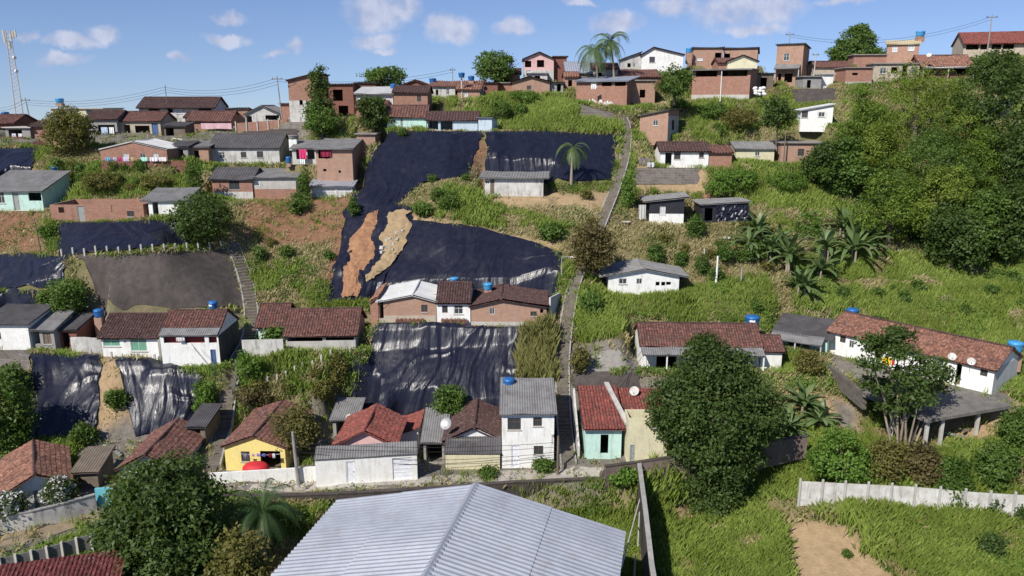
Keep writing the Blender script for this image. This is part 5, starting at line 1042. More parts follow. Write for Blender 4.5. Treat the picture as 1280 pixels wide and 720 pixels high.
def tree(label, px, by, w, ty, mt='mid', Y=None, n=3500, L=.34, z0=.25, name='tree', cat='tree', group=None, seed=1, lobes=None, bark=None, r=None, kind='tree', stem=True, clump=16, spread=.34, fill=.3, nl=7, asp=.55, base=None):
    P = gp(px, by) if Y is None else atY(px, by, Y); d = depth(P); W = w * d / F; Hh = atY(px, ty, P[1])[2] - P[2]; Hh = max(Hh, .6)
    key = (mt, kind, n, L, seed % 3, round(math.log(max(W, .5)) * 1.2), round(Hh / W * 2), z0, asp)
    if lobes is not None or key not in _cache:
        lb = lobes(W, Hh) if lobes else base(W, Hh * (1 - z0), Hh * z0, seed) if base else ballobes(W, Hh * (1 - z0), Hh * z0, seed, nl)
        V, Fq = crown_arrays(lb, n, L, clump, spread, fill, aspect=asp); me = arr_mesh('crown', V, Fq); me.materials.append(LF[mt])
        tm = trunk_mb(lb, max(Hh * (z0 + .12), .3), r or max(.08, W * .035), 6, seed).mesh('trunk'); tm.materials.append(bark or BARK)
        if lobes is None: _cache[key] = (me, tm, W, Hh)
        W0, H0_ = W, Hh
    else: me, tm, W0, H0_ = _cache[key]
    root = empty(name, tuple(P), 0, label=label, cat=cat, group=group); sx, sz = W / W0, Hh / H0_
    c = link('foliage' if name in ('shrub', 'bush') else 'crown', me, None, root); rz = (seed * 1.7) % 6.28 if lobes is None else 0; c.rotation_euler.z = rz; c.scale = (sx, sx, sz)
    if stem: t = link('stem' if name in ('shrub', 'bush') else 'trunk', tm, None, root); t.rotation_euler.z = rz; t.scale = (sx, sx, sz)
    return root
def giant(W, Hh):
    s = W / 14.0
    f = lambda x, z, a, c, y=0, b=None: (x*s, y*s, z*Hh, a*s, (b or a)*s, c)
    return [f(-.4,.66,5.0,4.0), f(-4.2,.66,2.6,2.9,-.8), f(3.4,.62,3.2,3.3,-.8), f(-.8,.87,3.0,2.1), f(-1.6,.96,1.5,1.0), f(1.6,.84,2.2,1.6), f(5.0,.56,1.7,1.9), f(.6,.40,3.4,2.6,-1.2), f(.4,.17,2.7,2.3,-1.2), f(2.6,.36,2.4,2.0,0), f(-3.0,.44,2.0,1.9,-.8), f(2.2,.20,1.7,1.4,-.8), f(-5.3,.56,1.3,1.5), f(-1.4,.22,1.6,1.5,-.5)]
tree('giant dense round-crowned tree standing over the street wall', 886, 646, 164, 424, 'dark', Y=66.5, n=46000, L=.34, lobes=giant, r=.5, clump=18, spread=.36)
def roundt(W, Hh):
    return [(0,0,Hh*.48,W*.46,W*.42,Hh*.44),(0,0,Hh*.76,W*.36,W*.34,Hh*.22),(-W*.28,-W*.1,Hh*.5,W*.22,W*.22,Hh*.28),(W*.27,-W*.1,Hh*.52,W*.22,W*.22,Hh*.3),(0,-W*.25,Hh*.4,W*.3,W*.2,Hh*.3)]
tree('big rounded dark tree beside the turquoise gate wall', 222, 775, 158, 572, 'dark', Y=52.5, n=30000, L=.42, lobes=roundt, r=.35, clump=14, spread=.34, asp=.5)
tree('leafy bush at the bottom beneath the dark palm', 306, 760, 76, 676, 'olive', Y=48, n=5000, L=.34, seed=4, z0=.1)
tree('tall slim dark tree in front of the two-storey brick houses', 401, 168, 34, 92, 'dark', Y=124, n=5000, L=.4, lobes=lambda W, Hh: [(0,0,Hh*.75,W*.36,W*.36,Hh*.24),(W*.05,0,Hh*.45,W*.46,W*.4,Hh*.25),(-.2,0,Hh*.2,W*.42,W*.4,Hh*.2),(-W*.12,0,Hh*.98,W*.16,W*.16,Hh*.09),(W*.1,0,Hh*1.05,W*.16,W*.16,Hh*.07)], r=.2)
tree('bushy dark shrub at the foot of the tall slim tree', 403, 172, 52, 130, 'mid', Y=122, n=3500, L=.4, seed=2, z0=.05, name='bush', cat='bush')
tree('dark leafy tree left of the mint green house', 468, 170, 42, 117, 'dark', Y=122, n=4500, L=.42, seed=5, z0=.08)
tree('broad light green tree behind the pale sheet-roofed ridge house', 481, 116, 62, 82, 'mid', Y=148, n=3800, L=.5, seed=3, z0=.1)
tree('dense round green tree on the skyline beside the bare brick hut', 619, 106, 50, 62, 'mid', Y=145, n=5000, L=.45, z0=.05, lobes=lambda W, Hh: roundt(W, Hh))
tree('yellow-green tree in front of the cream flat-roofed house', 90, 209, 68, 134, 'olive', Y=117, n=5500, L=.42, seed=7, z0=.12)
tree('round dark tree at the right end of the post fence', 256, 305, 76, 242, 'dark', None, n=7000, L=.36, z0=.03, lobes=lambda W, Hh: roundt(W, Hh))
tree('brown-tinged tree overhanging the central stairway', 741, 352, 60, 277, 'brown', None, n=6500, L=.36, seed=9, z0=.12)
tree('ivy-smothered conical mound on the ridge beside the stepped brick parapet', 1072, 84, 66, 31, 'mid', Y=155, n=16000, L=.46, name='ivy_mound', cat='tree', lobes=lambda W, Hh: [(-W*.08,0,Hh*.32,W*.44,W*.35,Hh*.36),(-W*.08,0,Hh*.62,W*.31,W*.28,Hh*.26),(-W*.03,0,Hh*.84,W*.19,W*.18,Hh*.17),(W*.32,0,Hh*.2,W*.28,W*.25,Hh*.22),(-W*.34,0,Hh*.2,W*.16,W*.2,Hh*.26)])
tree('small rounded tree in front of the long tiled roof beside the brick hall', 843, 128, 50, 84, 'mid', Y=129, n=3600, L=.4, seed=11, z0=.12)
tree('small dark tree with thin trunk beside the roofless pale brick house', 970, 182, 46, 120, 'dark', Y=119.5, n=3200, L=.4, seed=13, z0=.3, r=.14)
tree('green bush tree left of the dark tiled street house', 561, 523, 44, 484, 'mid', Y=76.3, n=3200, L=.3, seed=8, z0=.05)
tree('loose-leaved tree beside the yellow gabled house', 374, 592, 66, 508, 'olive', Y=68.5, n=3800, L=.3, seed=14, z0=.3, r=.13, fill=.5)
tree('dark bushy tree at the left edge under the wrinkled tarpaulin', 14, 574, 76, 462, 'mid', Y=69.5, n=6500, L=.36, seed=15, z0=.05)
tree('green tree spreading above the whitewashed house at the left edge', 90, 402, 46, 347, 'mid', Y=87.6, n=3500, L=.34, seed=16, z0=.05)
# thin-stemmed tree by the terrace
P = atY(1128, 562, 67.0); root = empty('tree', tuple(P), 0, label='thin-stemmed open tree with many pale stems below the terrace platform', cat='tree'); d = depth(P)
spots = [(1105,432,24),(1088,455,17),(1130,440,18),(1100,482,23),(1137,470,25),(1163,458,23),(1118,505,24),(1150,495,20),(1178,470,14),(1085,425,16),(1122,418,18),(1168,483,15)]
mb = MB(); lbs = []
for i, (px, py, r_) in enumerate(spots):
    q = atY(px, py, P[1] + rng.uniform(-1.8, 1.8)) - P; rr = r_ * d / F; lbs.append((q[0], q[1], q[2], rr, rr * .9, rr * .42)); b0 = rng.normal(0, .5, 2)
    mb.tube([(b0[0], b0[1], -.4), tuple(np.array([b0[0], b0[1], 0]) * .6 + q * .45), tuple(q)], [.12, .085, .04], 6)
mb.build('stems', PBARK, root); V, Fq = crown_arrays(lbs, 8500, .36, 14, .3, .45); link('crown', arr_mesh('crown', V, Fq), LF['dark'], root)
# tree mass on the right
G = 'trees massed on the right slope'
for i, (px, by, w, ty, mt) in enumerate([(1076,215,92,110,'bamboo'),(1140,205,120,84,'bamboo'),(1195,215,100,108,'bamboo'),(1050,250,70,172,'mid'),(1098,258,96,160,'bamboo'),(1150,262,120,150,'bamboo'),(1212,262,100,160,'bamboo'),
        (1255,235,90,108,'dark'),(1275,290,90,170,'dark'),(1110,312,90,214,'bamboo'),(1166,318,110,212,'bamboo'),(1215,330,86,235,'mid'),(1255,335,76,236,'dark'),(1186,338,66,290,'dark'),(1140,300,60,250,'mid'),(1030,235,50,185,'dark')]):
    mt2 = mt if mt != 'bamboo' else ('bamboo', 'lime', 'mid')[i % 3]
    lb = {'bamboo': 'feathery light green crown packed in the tree mass on the right slope', 'mid': 'mid green leafy crown packed in the tree mass on the right slope', 'dark': 'dark broad-leaved crown packed in the tree mass on the right slope'}[mt]
    tree(lb, px, by, w * (1.2 if i % 2 else .82), ty - (6, 34, 18)[i % 3], mt2, None, n=11000, L=.42 if mt == 'bamboo' else .46, seed=i, z0=.05, group=G, asp=.32 if mt == 'bamboo' else .6, spread=.40, nl=13, clump=22, fill=.12, base=plumes if mt != 'dark' else None)
tree('dark shrubby tree in front of the beige veranda house', 1240, 125, 84, 64, 'dark', Y=137, n=7000, L=.42, seed=21, z0=.05)
tree('rounded green tree below the red-roofed beige house', 1228, 98, 46, 66, 'mid', Y=146, n=3000, L=.42, seed=22, z0=.05)
# shrubs
GB = 'shrubs scattered over the hillside'
SH = [ # px, base, w, top, mat, label
 (785,262,24,212,'bright','upright bright green shrub beside the central stairway'),(868,300,24,268,'mid','leafy green shrub below the plastic-wrapped shanty'),(819,332,26,305,'mid','green shrub above the right roof of the lone white house'),(852,335,18,315,'mid','smaller shrub behind the right roof of the lone white house'),
 (876,345,20,318,'mid','shrub between the lone white house and the white concrete post'),(373,268,28,242,'mid','green bush on the bare red slope below the patio house'),(382,255,16,210,'mid','small leafy tree beside the grey panelled shed'),(443,272,16,246,'mid','little bush at the edge of the torn tarpaulin'),
 (244,248,24,200,'mid','narrow green shrub in the gully left of the patio house'),(146,512,26,488,'mid','small scraggly bush growing on the bare tan strip'),(104,556,32,530,'mid','spiky leaved plant at the foot of the wrinkled tarpaulin'),(258,522,32,478,'bright','bright shrub against the narrow left stairway'),
 (312,480,40,440,'bright','lush grassy shrub below the whitewashed stepping wall'),(318,512,50,482,'brown','brownish bush above the yellow house roof'),(20,495,40,455,'mid','green shrub under the stained block wall'),(64,392,26,362,'mid','shrub between the tarpaulin edge and the dark retaining wall'),
 (425,490,24,440,'olive','yellowish scrub at the edge of the big wrinkled tarpaulin'),(405,500,34,475,'olive','low scrub above the carport roof'),(1048,606,100,540,'bright','broad bright green shrub behind the white precast fence'),(1105,602,60,548,'olive','yellowish thicket behind the white precast fence'),
 (1150,606,60,556,'brown','brownish thicket behind the white precast fence'),(1185,611,56,572,'mid','leafy shrub spilling over the white precast fence'),(1192,634,46,596,'mid','leafy creeper hanging in front of the white precast fence'),(1240,606,60,556,'mid','green shrub on the slope at the right end of the fence'),(1268,560,50,510,'mid','bush on the tan bank at the right edge'),
 (1237,648,34,618,'dark','big-leaved plant standing before the white precast fence'),(1272,652,26,628,'dark','second big-leaved plant at the right end of the fence'),(1237,694,28,670,'dark','dark round weed in the tall grass'),(680,590,26,576,'mid','low green shrub at the doorstep of the two-storey house'),
 (610,597,22,588,'mid','small plant pots before the cream street wall'),(780,608,40,586,'bright','bright climbing weeds under the brown scrawled wall'),(108,606,22,592,'olive','yellow-green plant beside the timber shed'),(940,330,36,300,'mid','green thicket left of the banana plants'),
 (905,330,30,306,'mid','low bush above the white concrete post'),(1010,300,36,262,'bright','bright leafy thicket above the banana plants'),(920,235,70,212,'bright','low spreading green creeper under the cream house'),(985,240,60,214,'bright','low spreading green creeper under the roofless pale brick house'),
 (890,150,50,128,'mid','green scrub below the brick hall'),(850,140,34,122,'bright','bright scrub at the foot of the brick hall'),(925,160,60,135,'olive','olive scrub on the slope under the brick hall'),(1212,100,30,82,'mid','shrub right of the tiled brick house awning'),
 (655,130,40,112,'bright','bright green bush below the low pinkish brick house'),(625,150,36,124,'mid','bush on the grassy bank above the upper tarpaulins'),(690,300,30,282,'mid','weedy bush on the terrace above the smooth tarpaulin'),(740,392,26,372,'mid','small bush right of the central stairway'),
 (560,265,30,244,'mid','green bush on the dry grass mound'),(530,270,24,256,'mid','small bush low on the dry grass mound'),(725,470,26,432,'olive','scrub between the central stairway and patio'),(345,432,30,408,'mid','climber on the whitewashed stepping wall'),(505,172,14,160,'mid','little weed clump above the upper tarpaulin'),
 (900,250,40,222,'bright','green creeper patch by the leaning white post'),(1095,420,26,395,'mid','bush peeking over the terrace house roof'),(60,300,26,282,'bright','fresh green bush beside the slim leaning pole'),(196,236,40,218,'olive','tangled scrub below the brick yard wall'),(130,240,60,215,'olive','tangled scrub below the yellowish tree'),
 (745,345,20,328,'mid','weed clump under the brown-tinged tree'),(1065,440,22,420,'mid','weedy bush before the terrace house end'),(1008,470,40,440,'olive','dry-leaved bush below the grey-roofed shack')]
for i, (px, by, w, ty, mt, lb) in enumerate(SH):
    tree(lb, px, by, w, ty, mt, None, n=1500 if w < 45 else 4200, L=.30, seed=i, z0=0, name='shrub', cat='shrub', group=GB, spread=.22, stem=True, clump=12)
def wild(n, mt, label, grp, w, h, polys, seed):
    r = np.random.default_rng(seed); k = 0; t = 0
    while k < n and t < n * 30:
        t += 1; po = polys[r.integers(len(polys))]; xs, ys = [p[0] for p in po], [p[1] for p in po]; x, y = r.uniform(min(xs), max(xs)), r.uniform(min(ys), max(ys))
        if not inpoly([x], [y], po)[0]: continue
        P = gp(x, y)
        if any(inpoly([x], [y], q)[0] for q in TARPPOLY) or in_pads(P[:1], P[1:2], 1.0)[0]: continue
        if any(np.min(np.hypot(Xs - P[0], Ys - P[1])) < wd for Xs, Ys, wd in STAIR): continue
        pw = r.uniform(*w); tree(label, x, y, pw, y - pw * r.uniform(*h), mt, P[1], n=900, L=.26, seed=int(r.integers(3)), z0=0, name='shrub', cat='shrub', group=grp, spread=.2, clump=10); k += 1
# flowering bushes
for (px, by, w, ty, Y, lb) in ((76,634,36,600,59.3,'bush covered in white blossom before the white gabled house'),(12,652,40,620,57.3,'second white-blossomed bush at the left edge of the alley')):
    o = tree(lb, px, by, w, ty, 'dark', Y, n=2600, L=.26, seed=31, z0=0, name='bush', cat='bush'); P = np.array(o.location); W = w * depth(P) / F; Hh = atY(px, ty, P[1])[2] - P[2]
    V, Fq = crown_arrays(ballobes(W * 1.03, Hh, .1, 31), 1100, .26, 6, .12, 0, aspect=.9); link('blossom', arr_mesh('blossom', V, Fq), LF['flower'], o)
# palms
def fronds(n, L, w, el=(10, 70), droop=1.0, seed=0, nl=34, lw=.09):
    r = np.random.default_rng(seed); V = []; Fc = []
    for i in range(n):
        az = i * 2.399 + r.uniform(-.2, .2); e = R(r.uniform(*el)); Lf = L * r.uniform(.8, 1.1); p = np.zeros(3); dirv = np.array([math.cos(az) * math.cos(e), math.sin(az) * math.cos(e), math.sin(e)]); side = np.array([-math.sin(az), math.cos(az), 0]); seg = Lf / nl
        for k in range(nl):
            t = k / nl; dirv = dirv + np.array([0, 0, -droop * .085 * (1 + t)]) ; dirv /= np.linalg.norm(dirv); q = p + dirv * seg
            wd = w * math.sin(math.pi * min(1, .12 + t * .86)) ; upv = np.cross(side, dirv)
            for s in (-1, 1):
                tip = p + side * s * wd + dirv * wd * .7 - np.array([0, 0, wd * .45]) ; b = len(V); V += [p, p + dirv * lw * 1.0, tip + dirv * lw * .15, tip]; Fc.append((b, b+1, b+2, b+3))
            b = len(V); V += [p - side * .03, q - side * .03, q + side * .03, p + side * .03]; Fc.append((b, b+1, b+2, b+3)); p = q
    return np.array(V), np.array(Fc)
def palm(label, px, by, cx, cy, Y, L, n=16, w=.8, mt='palm', el=(-10, 65), droop=1.2, seed=0, r=.16, group=None):
    P = gp(px, by) if Y is None else atY(px, by, Y); C = atY(cx, cy, P[1]) - P; root = empty('palm_tree', tuple(P), 0, label=label, cat='palm tree', group=group)
    MB().tube([(0, 0, -.4), (C[0]*.3, 0, C[2]*.45), (C[0]*.75, 0, C[2]*.8), tuple(C)], [r*1.4, r, r*.85, r*.8], 8).build('trunk', PBARK, root)
    V, Fq = fronds(n, L, w, el, droop, seed); link('crown', arr_mesh('crown', V + C, Fq), LF[mt], root); return root
palm('tall coconut palm on the ridge, left of the pair', 747, 104, 743, 62, 139, 5.0, n=26, seed=1, w=.8, droop=.8, el=(-15, 70))
palm('taller coconut palm on the ridge, right of the pair', 768, 104, 763, 52, 141, 5.0, n=26, seed=2, w=.8, droop=.8, el=(-15, 70))
palm('small coconut palm standing before the upper tarpaulin', 714, 228, 716, 184, 109.5, 3.9, n=15, seed=3, w=.5, droop=.8, el=(-10, 65))
palm('dark low palm beside the big rounded tree', 330, 690, 328, 640, 54, 4.4, n=20, seed=4, mt='dpalm', droop=.7, el=(0, 75), w=.5)
palm('dark palm half hidden at the right edge of the tree mass', 1272, 300, 1268, 266, None, 3.6, n=16, seed=5, mt='palm')
def banana(label, px, by, w, ty, seed, Y=None, n=13):
    P = gp(px, by) if Y is None else atY(px, by, Y); d = depth(P); Hh = max(atY(px, ty, P[1])[2] - P[2], 1.5); Lf = min(w * d / F * .62, 5.4); r = np.random.default_rng(seed); root = empty('banana_plant', tuple(P), 0, label=label, cat='banana plant', group='banana plants on the slope'); mb = MB(); V = []; Fc = []
    for s in range(2):
        bx, by_ = r.uniform(-.5, .5, 2); top = Hh * r.uniform(.18, .34); mb.tube([(bx, by_, -.3), (bx, by_, top)], [.17, .11], 8)
        for i in range(n):
            az = i * 2.4 + r.uniform(-.3, .3); e = R(r.uniform(25, 82)); dv = np.array([math.cos(az)*math.cos(e), math.sin(az)*math.cos(e), math.sin(e)]); side = np.array([-math.sin(az), math.cos(az), 0]); p = np.array([bx, by_, top]); rows = []
            nk = 9
            for k in range(nk + 1):
                t = k / nk; wd = .29 * math.sin(math.pi * min(.97, .06 + t * .95)) ** .6; rows.append((p - side * wd - np.array([0,0,wd*.35]), p.copy(), p + side * wd - np.array([0,0,wd*.35]))); dv = dv + np.array([0, 0, -.115 * (1 + t)]); dv /= np.linalg.norm(dv); p = p + dv * Lf / nk
            b = len(V)
            for q in rows: V += list(q)
            for k in range(nk):
                a = b + 3*k; Fc += [(a, a+1, a+4, a+3), (a+1, a+2, a+5, a+4)]
    mb.build('stem', PBARK, root); link('crown', arr_mesh('crown', np.array(V), np.array(Fc)), LF['banana'], root, True)
for k_ in (0, 2, 4, 6, 7):
    bx_, by_ = [(938,320),(950,345),(975,318),(1008,342),(1022,352),(1046,344),(1050,300),(1092,318),(1005,300)][k_]; banana('smaller banana plant crowded among the banana group on the right slope', bx_, by_, 52, by_ - 44, 200 + k_)
for i, (px, by, w, ty, lb) in enumerate([(1066,330,104,236,'largest banana plant with long arching leaves beside the tree mass'),(985,345,64,268,'banana plant left of the largest one above the tall grass'),(1000,372,50,315,'low banana plant at the foot of the banana group'),(962,330,50,272,'banana plant nearest the scrub by the white concrete post'),(1030,330,50,262,'banana plant between its two largest neighbours'),(948,300,44,256,'upper left banana plant below the green creeper'),
      (1000,520,54,468,'banana plant below the grey-roofed shack'),(1022,536,50,486,'banana plant nearest the bare tan bank'),(986,552,50,505,'drooping banana plant beside the giant tree'),(1078,300,50,250,'banana plant tucked behind the largest one')]):
    banana(lb, px, by, w, ty, 70 + i)
# dry reeds right of the big wrinkled tarpaulin
def blades(P, nb, h, w, lean=.5, spread=.25):
    n = len(P) * nb; B = np.repeat(P, nb, 0) + np.c_[rng.normal(0, spread, (n, 2)), np.zeros(n)]; az = rng.uniform(0, 2*np.pi, n); hh = np.repeat(h, nb) * rng.uniform(.55, 1.2, n) if np.ndim(h) else h * rng.uniform(.5, 1.2, n)
    dx, dy = np.cos(az), np.sin(az); ln = rng.uniform(.1, 1, n) * lean * hh; sx, sy = -dy * w / 2, dx * w / 2
    mid = B + np.c_[dx * ln * .35, dy * ln * .35, hh * .62]; tip = B + np.c_[dx * ln, dy * ln, hh * .95]; S = np.c_[sx, sy, np.zeros(n)]
    V = np.stack([B - S, B + S, mid + S * .8, tip - S * .1], 1).reshape(-1, 3); V[:, 2] -= .03
    return V, np.arange(4 * n).reshape(n, 4)
def clump_thing(name, label, px, mt, n, h, w, cat, lean=.35):
    P = []
    while len(P) < n:
        x, y = rng.uniform(min(p[0] for p in px), max(p[0] for p in px)), rng.uniform(min(p[1] for p in px), max(p[1] for p in px))
        if inpoly([x], [y], px)[0]: q = gp(x, y); P.append(q)
    P = np.array(P); o0 = P.mean(0); V, Fq = blades(P, 12, h, w, lean, .22); o = link(name, arr_mesh(name, V - o0, Fq), LF[mt]); o.location = o0; tag(o, label, cat)
clump_thing('reed_clump', 'tall dry yellow reeds between the wrinkled tarpaulin and central stairway', [(652,428),(690,410),(694,486),(648,488)], 'reed', 420, 2.2, .10, 'reeds')

# ground cover
def in_pads(X, Y, g=.35):
    r = np.zeros(X.shape, bool)
    for (x0, y0, th, W, D, z) in PADS:
        c, s = math.cos(th), math.sin(th); u, v = (X - x0) * c + (Y - y0) * s, -(X - x0) * s + (Y - y0) * c; r |= (u > -g) & (u < W + g) & (v > -g - .3) & (v < D + g)
    return r
wild(46, 'mid', 'small green wild shrub growing among the grass on the slopes', 'wild green shrubs on the slopes', (9, 20), (.6, 1.1), [[(300,300),(430,300),(420,380),(300,385)],[(500,225),(600,225),(700,290),(560,275)],[(770,280),(960,285),(960,400),(730,400)],[(60,205),(250,215),(250,245),(70,245)],[(870,130),(990,130),(990,175),(870,175)],[(640,120),(790,165),(560,160)],[(1000,350),(1280,345),(1280,420),(1040,390)]], 5)
wild(26, 'olive', 'small dry yellowish shrub growing among the grass on the slopes', 'dry shrubs on the slopes', (8, 18), (.6, 1.0), [[(300,300),(430,300),(420,380),(300,385)],[(500,225),(600,225),(760,250),(700,290)],[(770,280),(960,285),(960,345),(760,345)],[(70,205),(240,222),(240,246),(70,246)],[(880,140),(1030,150),(1000,175),(880,175)],[(320,455),(440,450),(430,500),(330,505)]], 6)
wild(14, 'mid', 'low leafy weed bush standing in the tall grass field', 'dark weed bushes in the tall grass', (9, 17), (.5, .9), [[(1010,340),(1280,340),(1280,415),(1060,385)],[(830,600),(1000,570),(1280,655),(1280,715),(1120,715),(830,690)]], 7)
Nc = 360000
Yc = 44 + (158 - 44) * rng.uniform(0, 1, Nc) ** 1.25; Xc = rng.uniform(-.78, .80, Nc) * (Yc * CP + 8)
Zc = Hf(Xc, Yc); px, py = proj(Xc, Yc, Zc)
def gridv(Mk): 
    i = np.clip(np.searchsorted(GX, Xc) - 1, 0, len(GX) - 1); j = np.clip(np.searchsorted(GY, Yc) - 1, 0, len(GY) - 1); return Mk[j, i]
bare = gridv(Z_RED) | gridv(Z_TAN); con = gridv(Z_CON)
keep = ~in_pads(Xc, Yc) & ~(con & (rng.uniform(0, 1, Nc) > .04)) & ~(bare & (rng.uniform(0, 1, Nc) > np.where(Xc < 0, .13, .035)))
for poly in TARPPOLY: keep &= ~inpoly(px, py, poly)
for (Xs, Ys, wd) in STAIR:
    for a in range(0, len(Xs), 3): keep &= (np.hypot(Xc - Xs[a], Yc - Ys[a]) > wd * .5 + .1)
# beneath the warehouse and in the lane walls
keep &= ~((Xc < 9.3 - (51 - Yc) * .2) & (Xc > -14.5 - (56 - Yc) * .2) & (Yc < 55.2 - (Xc + 13.8) * .22))
keep &= ~(inpoly(px, py, [(996,604),(1300,622),(1300,652),(1180,642),(1060,634),(996,626)]) & (rng.uniform(0, 1, Nc) > .25))
keep &= ~(inpoly(px, py, [(985,668),(1008,655),(1052,662),(1070,690),(1125,735),(1010,770),(996,706)]) & (rng.uniform(0, 1, Nc) > .02))
keep &= (Yc < 152) & (px > -60) & (px < 1345) & (py < 780)
lushP = [[(985,318),(1300,325),(1300,470),(1240,440),(1040,395),(985,380)], [(640,606),(860,560),(1000,540),(1300,600),(1300,790),(640,790)], [(718,362),(960,355),(960,412),(800,412),(722,436)], [(770,150),(725,150),(722,168),(790,168)], [(560,118),(760,118),(722,150),(722,166),(560,164)], [(865,128),(1040,120),(1040,262),(900,262),(860,215)], [(560,230),(720,286),(600,286),(500,270)], [(400,350),(470,350),(460,388),(360,388)], [(295,440),(350,450),(300,520)],[(60,205),(240,222),(240,246),(70,246)]]
dryP = [[(490,214),(600,214),(610,250),(780,240),(780,300),(700,310),(560,262),(496,272)], [(770,262),(960,282),(960,345),(760,330)], [(340,288),(430,288),(420,320),(320,330)], [(985,395),(1300,420),(1300,438),(1000,408)], [(1085,540),(1180,545),(1180,605),(1090,602)], [(600,100),(720,118),(600,140)],[(840,640),(900,620),(960,700),(870,700)]]
L_ = np.zeros(Nc, bool); D_ = np.zeros(Nc, bool)
for p in lushP: L_ |= inpoly(px, py, p)
for p in dryP: D_ |= inpoly(px, py, p)
nz = vnoise(Xc, Yc, 3.5, 81) * .6 + vnoise(Xc, Yc, 1.2, 82) * .4; pl = np.where(L_, .80, np.where(D_, .06, .40)); pl = pl - .35 * np.clip(vnoise(Xc, Yc, 9.0, 83) - .45, 0, 1) * L_; lush = keep & (nz < pl * .75 + .12); dry = keep & ~lush
wz = vnoise(Xc, Yc, 2.6, 91) * .7 + rng.uniform(0, .3, Nc); weed = keep & (wz > np.where(D_, .70, .60)) & ~L_ | (keep & L_ & (wz > .68)); tall = (.5 + .8 * vnoise(Xc, Yc, 5.0, 71)) * np.where((Yc < 72) & (Xc > 12), 1.35, 1.0)
def stuff(name, label, sel, mt, h, w, nb, lean=.6, sp=.25):
    P = np.c_[Xc[sel], Yc[sel], Zc[sel]]; hh = h * tall[sel] * (1.0 + .15 * (L_[sel])); V, Fq = blades(P, nb, hh, w, lean, sp); o = link(name, arr_mesh(name, V, Fq), LF[mt]); tag(o, label, 'grass', kind='stuff'); return len(P)
g1 = stuff('grass', 'lush green grass over the slopes', lush, 'lush', .85, .06, 8, .5); g2 = stuff('dry_grass', 'dry straw-coloured grass over the slopes', dry, 'dry', .6, .07, 6, .9)
sel = weed; P = np.c_[Xc[sel], Yc[sel], Zc[sel]]; k = 7; P = np.repeat(P, k, 0); P += np.c_[rng.normal(0, .4, (len(P), 2)), rng.uniform(.05, .65, len(P)) * np.repeat(tall[sel], k)]
V, Fq = leaf_arrays(P, np.tile([[0, -.2, .6]], (len(P), 1)), .28, .17); o = link('weeds', arr_mesh('weeds', V, Fq), LF['weed']); tag(o, 'broad-leaved weeds over the slopes', 'weeds', kind='stuff')
print('cover', g1, g2, len(P), 'houses', len(PADS))

# ------------------------------------------------------------------ light, sky, camera
SUN_EL, SUN_AZ = R(43), math.atan2(-.62, -.78)       # azimuth as atan2(x, y)
w = bpy.data.worlds.new('World'); SC.world = w; w.use_nodes = True; nt = w.node_tree; bg = nt.nodes['Background']
sky = nt.nodes.new('ShaderNodeTexSky'); sky.sky_type = 'NISHITA'; sky.sun_disc = False; sky.sun_elevation = SUN_EL; sky.sun_rotation = SUN_AZ % (2 * math.pi); sky.altitude = 50; sky.air_density = 1.0; sky.dust_density = .2; sky.ozone_density = 3.0
tc = N(nt, 'ShaderNodeTexCoord'); dirn = tc.outputs['Generated']
nz1 = N(nt, 'ShaderNodeTexNoise'); nz1.inputs['Scale'].default_value = 22; nz1.inputs['Detail'].default_value = 6; nz1.inputs['Roughness'].default_value = .62; nt.links.new(dirn, nz1.inputs['Vector'])
sub = N(nt, 'ShaderNodeVectorMath', operation='SUBTRACT'); nt.links.new(nz1.outputs['Color'], sub.inputs[0]); sub.inputs[1].default_value = (.5, .5, .5)
scl = N(nt, 'ShaderNodeVectorMath', operation='SCALE'); scl.inputs['Scale'].default_value = .035; nt.links.new(sub.outputs[0], scl.inputs[0])
wv = N(nt, 'ShaderNodeVectorMath', operation='ADD'); nt.links.new(dirn, wv.inputs[0]); nt.links.new(scl.outputs[0], wv.inputs[1])
acc = None; shade = None
for (cx, cy, rx, ry) in [(468,16,44,30),(500,10,30,22),(470,54,30,11),(566,38,34,20),(548,30,20,14),(642,33,26,14),(768,30,34,19),(842,8,40,15),(915,14,52,24),(965,14,44,22),(940,38,50,8),(1055,3,34,6),(373,60,14,11),(345,68,22,5),(290,23,24,8),(285,50,26,9),(224,72,14,7),(128,44,20,15),(90,54,34,10),(78,76,32,9),(30,45,14,8),(725,2,26,6),(480,66,18,5)]:
    r_ = ray(cx, cy); nn = np.linalg.norm(r_); c = r_ / nn
    s = N(nt, 'ShaderNodeVectorMath', operation='SUBTRACT'); nt.links.new(wv.outputs[0], s.inputs[0]); s.inputs[1].default_value = tuple(c)
    m2 = N(nt, 'ShaderNodeVectorMath', operation='MULTIPLY'); nt.links.new(s.outputs[0], m2.inputs[0]); m2.inputs[1].default_value = (F * nn / rx / 1.05, 6, F * nn / ry / 1.05)
    ln = N(nt, 'ShaderNodeVectorMath', operation='LENGTH'); nt.links.new(m2.outputs[0], ln.inputs[0]); o = ramp(nt, ln.outputs['Value'], .35, 1.1, 1, 0)
    if acc is None: acc = o
    else: mx = N(nt, 'ShaderNodeMath', operation='MAXIMUM'); nt.links.new(acc, mx.inputs[0]); nt.links.new(o, mx.inputs[1]); acc = mx.outputs[0]
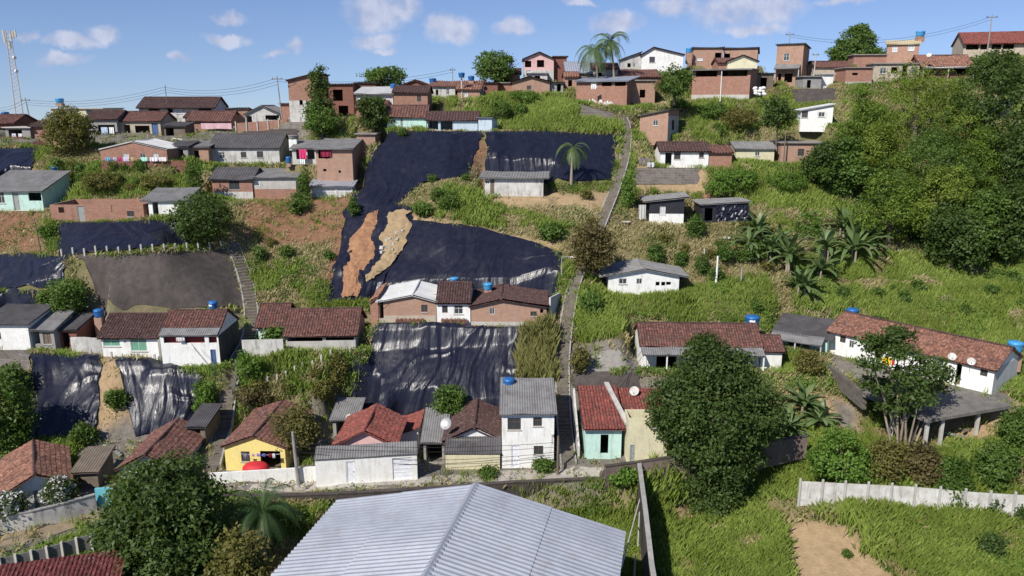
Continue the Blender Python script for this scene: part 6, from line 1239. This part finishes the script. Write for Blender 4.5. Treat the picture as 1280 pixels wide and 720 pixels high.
nz2 = N(nt, 'ShaderNodeTexNoise'); nz2.inputs['Scale'].default_value = 45; nz2.inputs['Detail'].default_value = 6; nt.links.new(dirn, nz2.inputs['Vector'])
ml = N(nt, 'ShaderNodeMath', operation='MULTIPLY'); nt.links.new(acc, ml.inputs[0]); nt.links.new(ramp(nt, nz2.outputs['Fac'], .25, .75, .4, 1.25), ml.inputs[1])
fac = ramp(nt, ml.outputs[0], .10, .80, 0, .85)
cl = mixc(nt, ramp(nt, nz2.outputs['Fac'], .35, .65), (3.9, 4.3, 5.9), (5.6, 5.9, 7.2))
up_ = N(nt, 'ShaderNodeVectorMath', operation='ADD'); nt.links.new(dirn, up_.inputs[0]); up_.inputs[1].default_value = (0, 0, .07); nt.links.new(up_.outputs[0], sky.inputs['Vector'])
tint = mixc(nt, 1.0, sky.outputs[0], (.84, .85, 1.03), 'MULTIPLY')
skyc = mixc(nt, fac, tint, cl)
nt.links.new(skyc, bg.inputs['Color']); bg.inputs['Strength'].default_value = .095
sl = bpy.data.lights.new('sun', 'SUN'); sl.energy = 4.8; sl.angle = R(.53); sl.color = (1, .95, .87); so = bpy.data.objects.new('sun', sl); COL.objects.link(so)
sd = Vector((math.sin(SUN_AZ) * math.cos(SUN_EL), math.cos(SUN_AZ) * math.cos(SUN_EL), math.sin(SUN_EL))); so.rotation_euler = sd.to_track_quat('Z', 'Y').to_euler(); so.location = (0, 0, 120)
cam = bpy.data.cameras.new('camera'); cam.sensor_width = 36; cam.lens = 36 * F / 1280; cam.clip_end = 12000; cam.clip_start = .5
co = bpy.data.objects.new('camera', cam); COL.objects.link(co); co.location = (0, 0, ZC); co.rotation_euler = (math.pi / 2 - PITCH, 0, 0); SC.camera = co
SC.view_settings.view_transform = 'Standard'; SC.view_settings.look = 'None'; SC.view_settings.gamma = 1; SC.view_settings.exposure = .27; SC.view_settings.use_curve_mapping = False
SC.cycles.max_bounces = 6; SC.cycles.transparent_max_bounces = 4; SC.cycles.diffuse_bounces = 3; SC.cycles.use_denoising = True
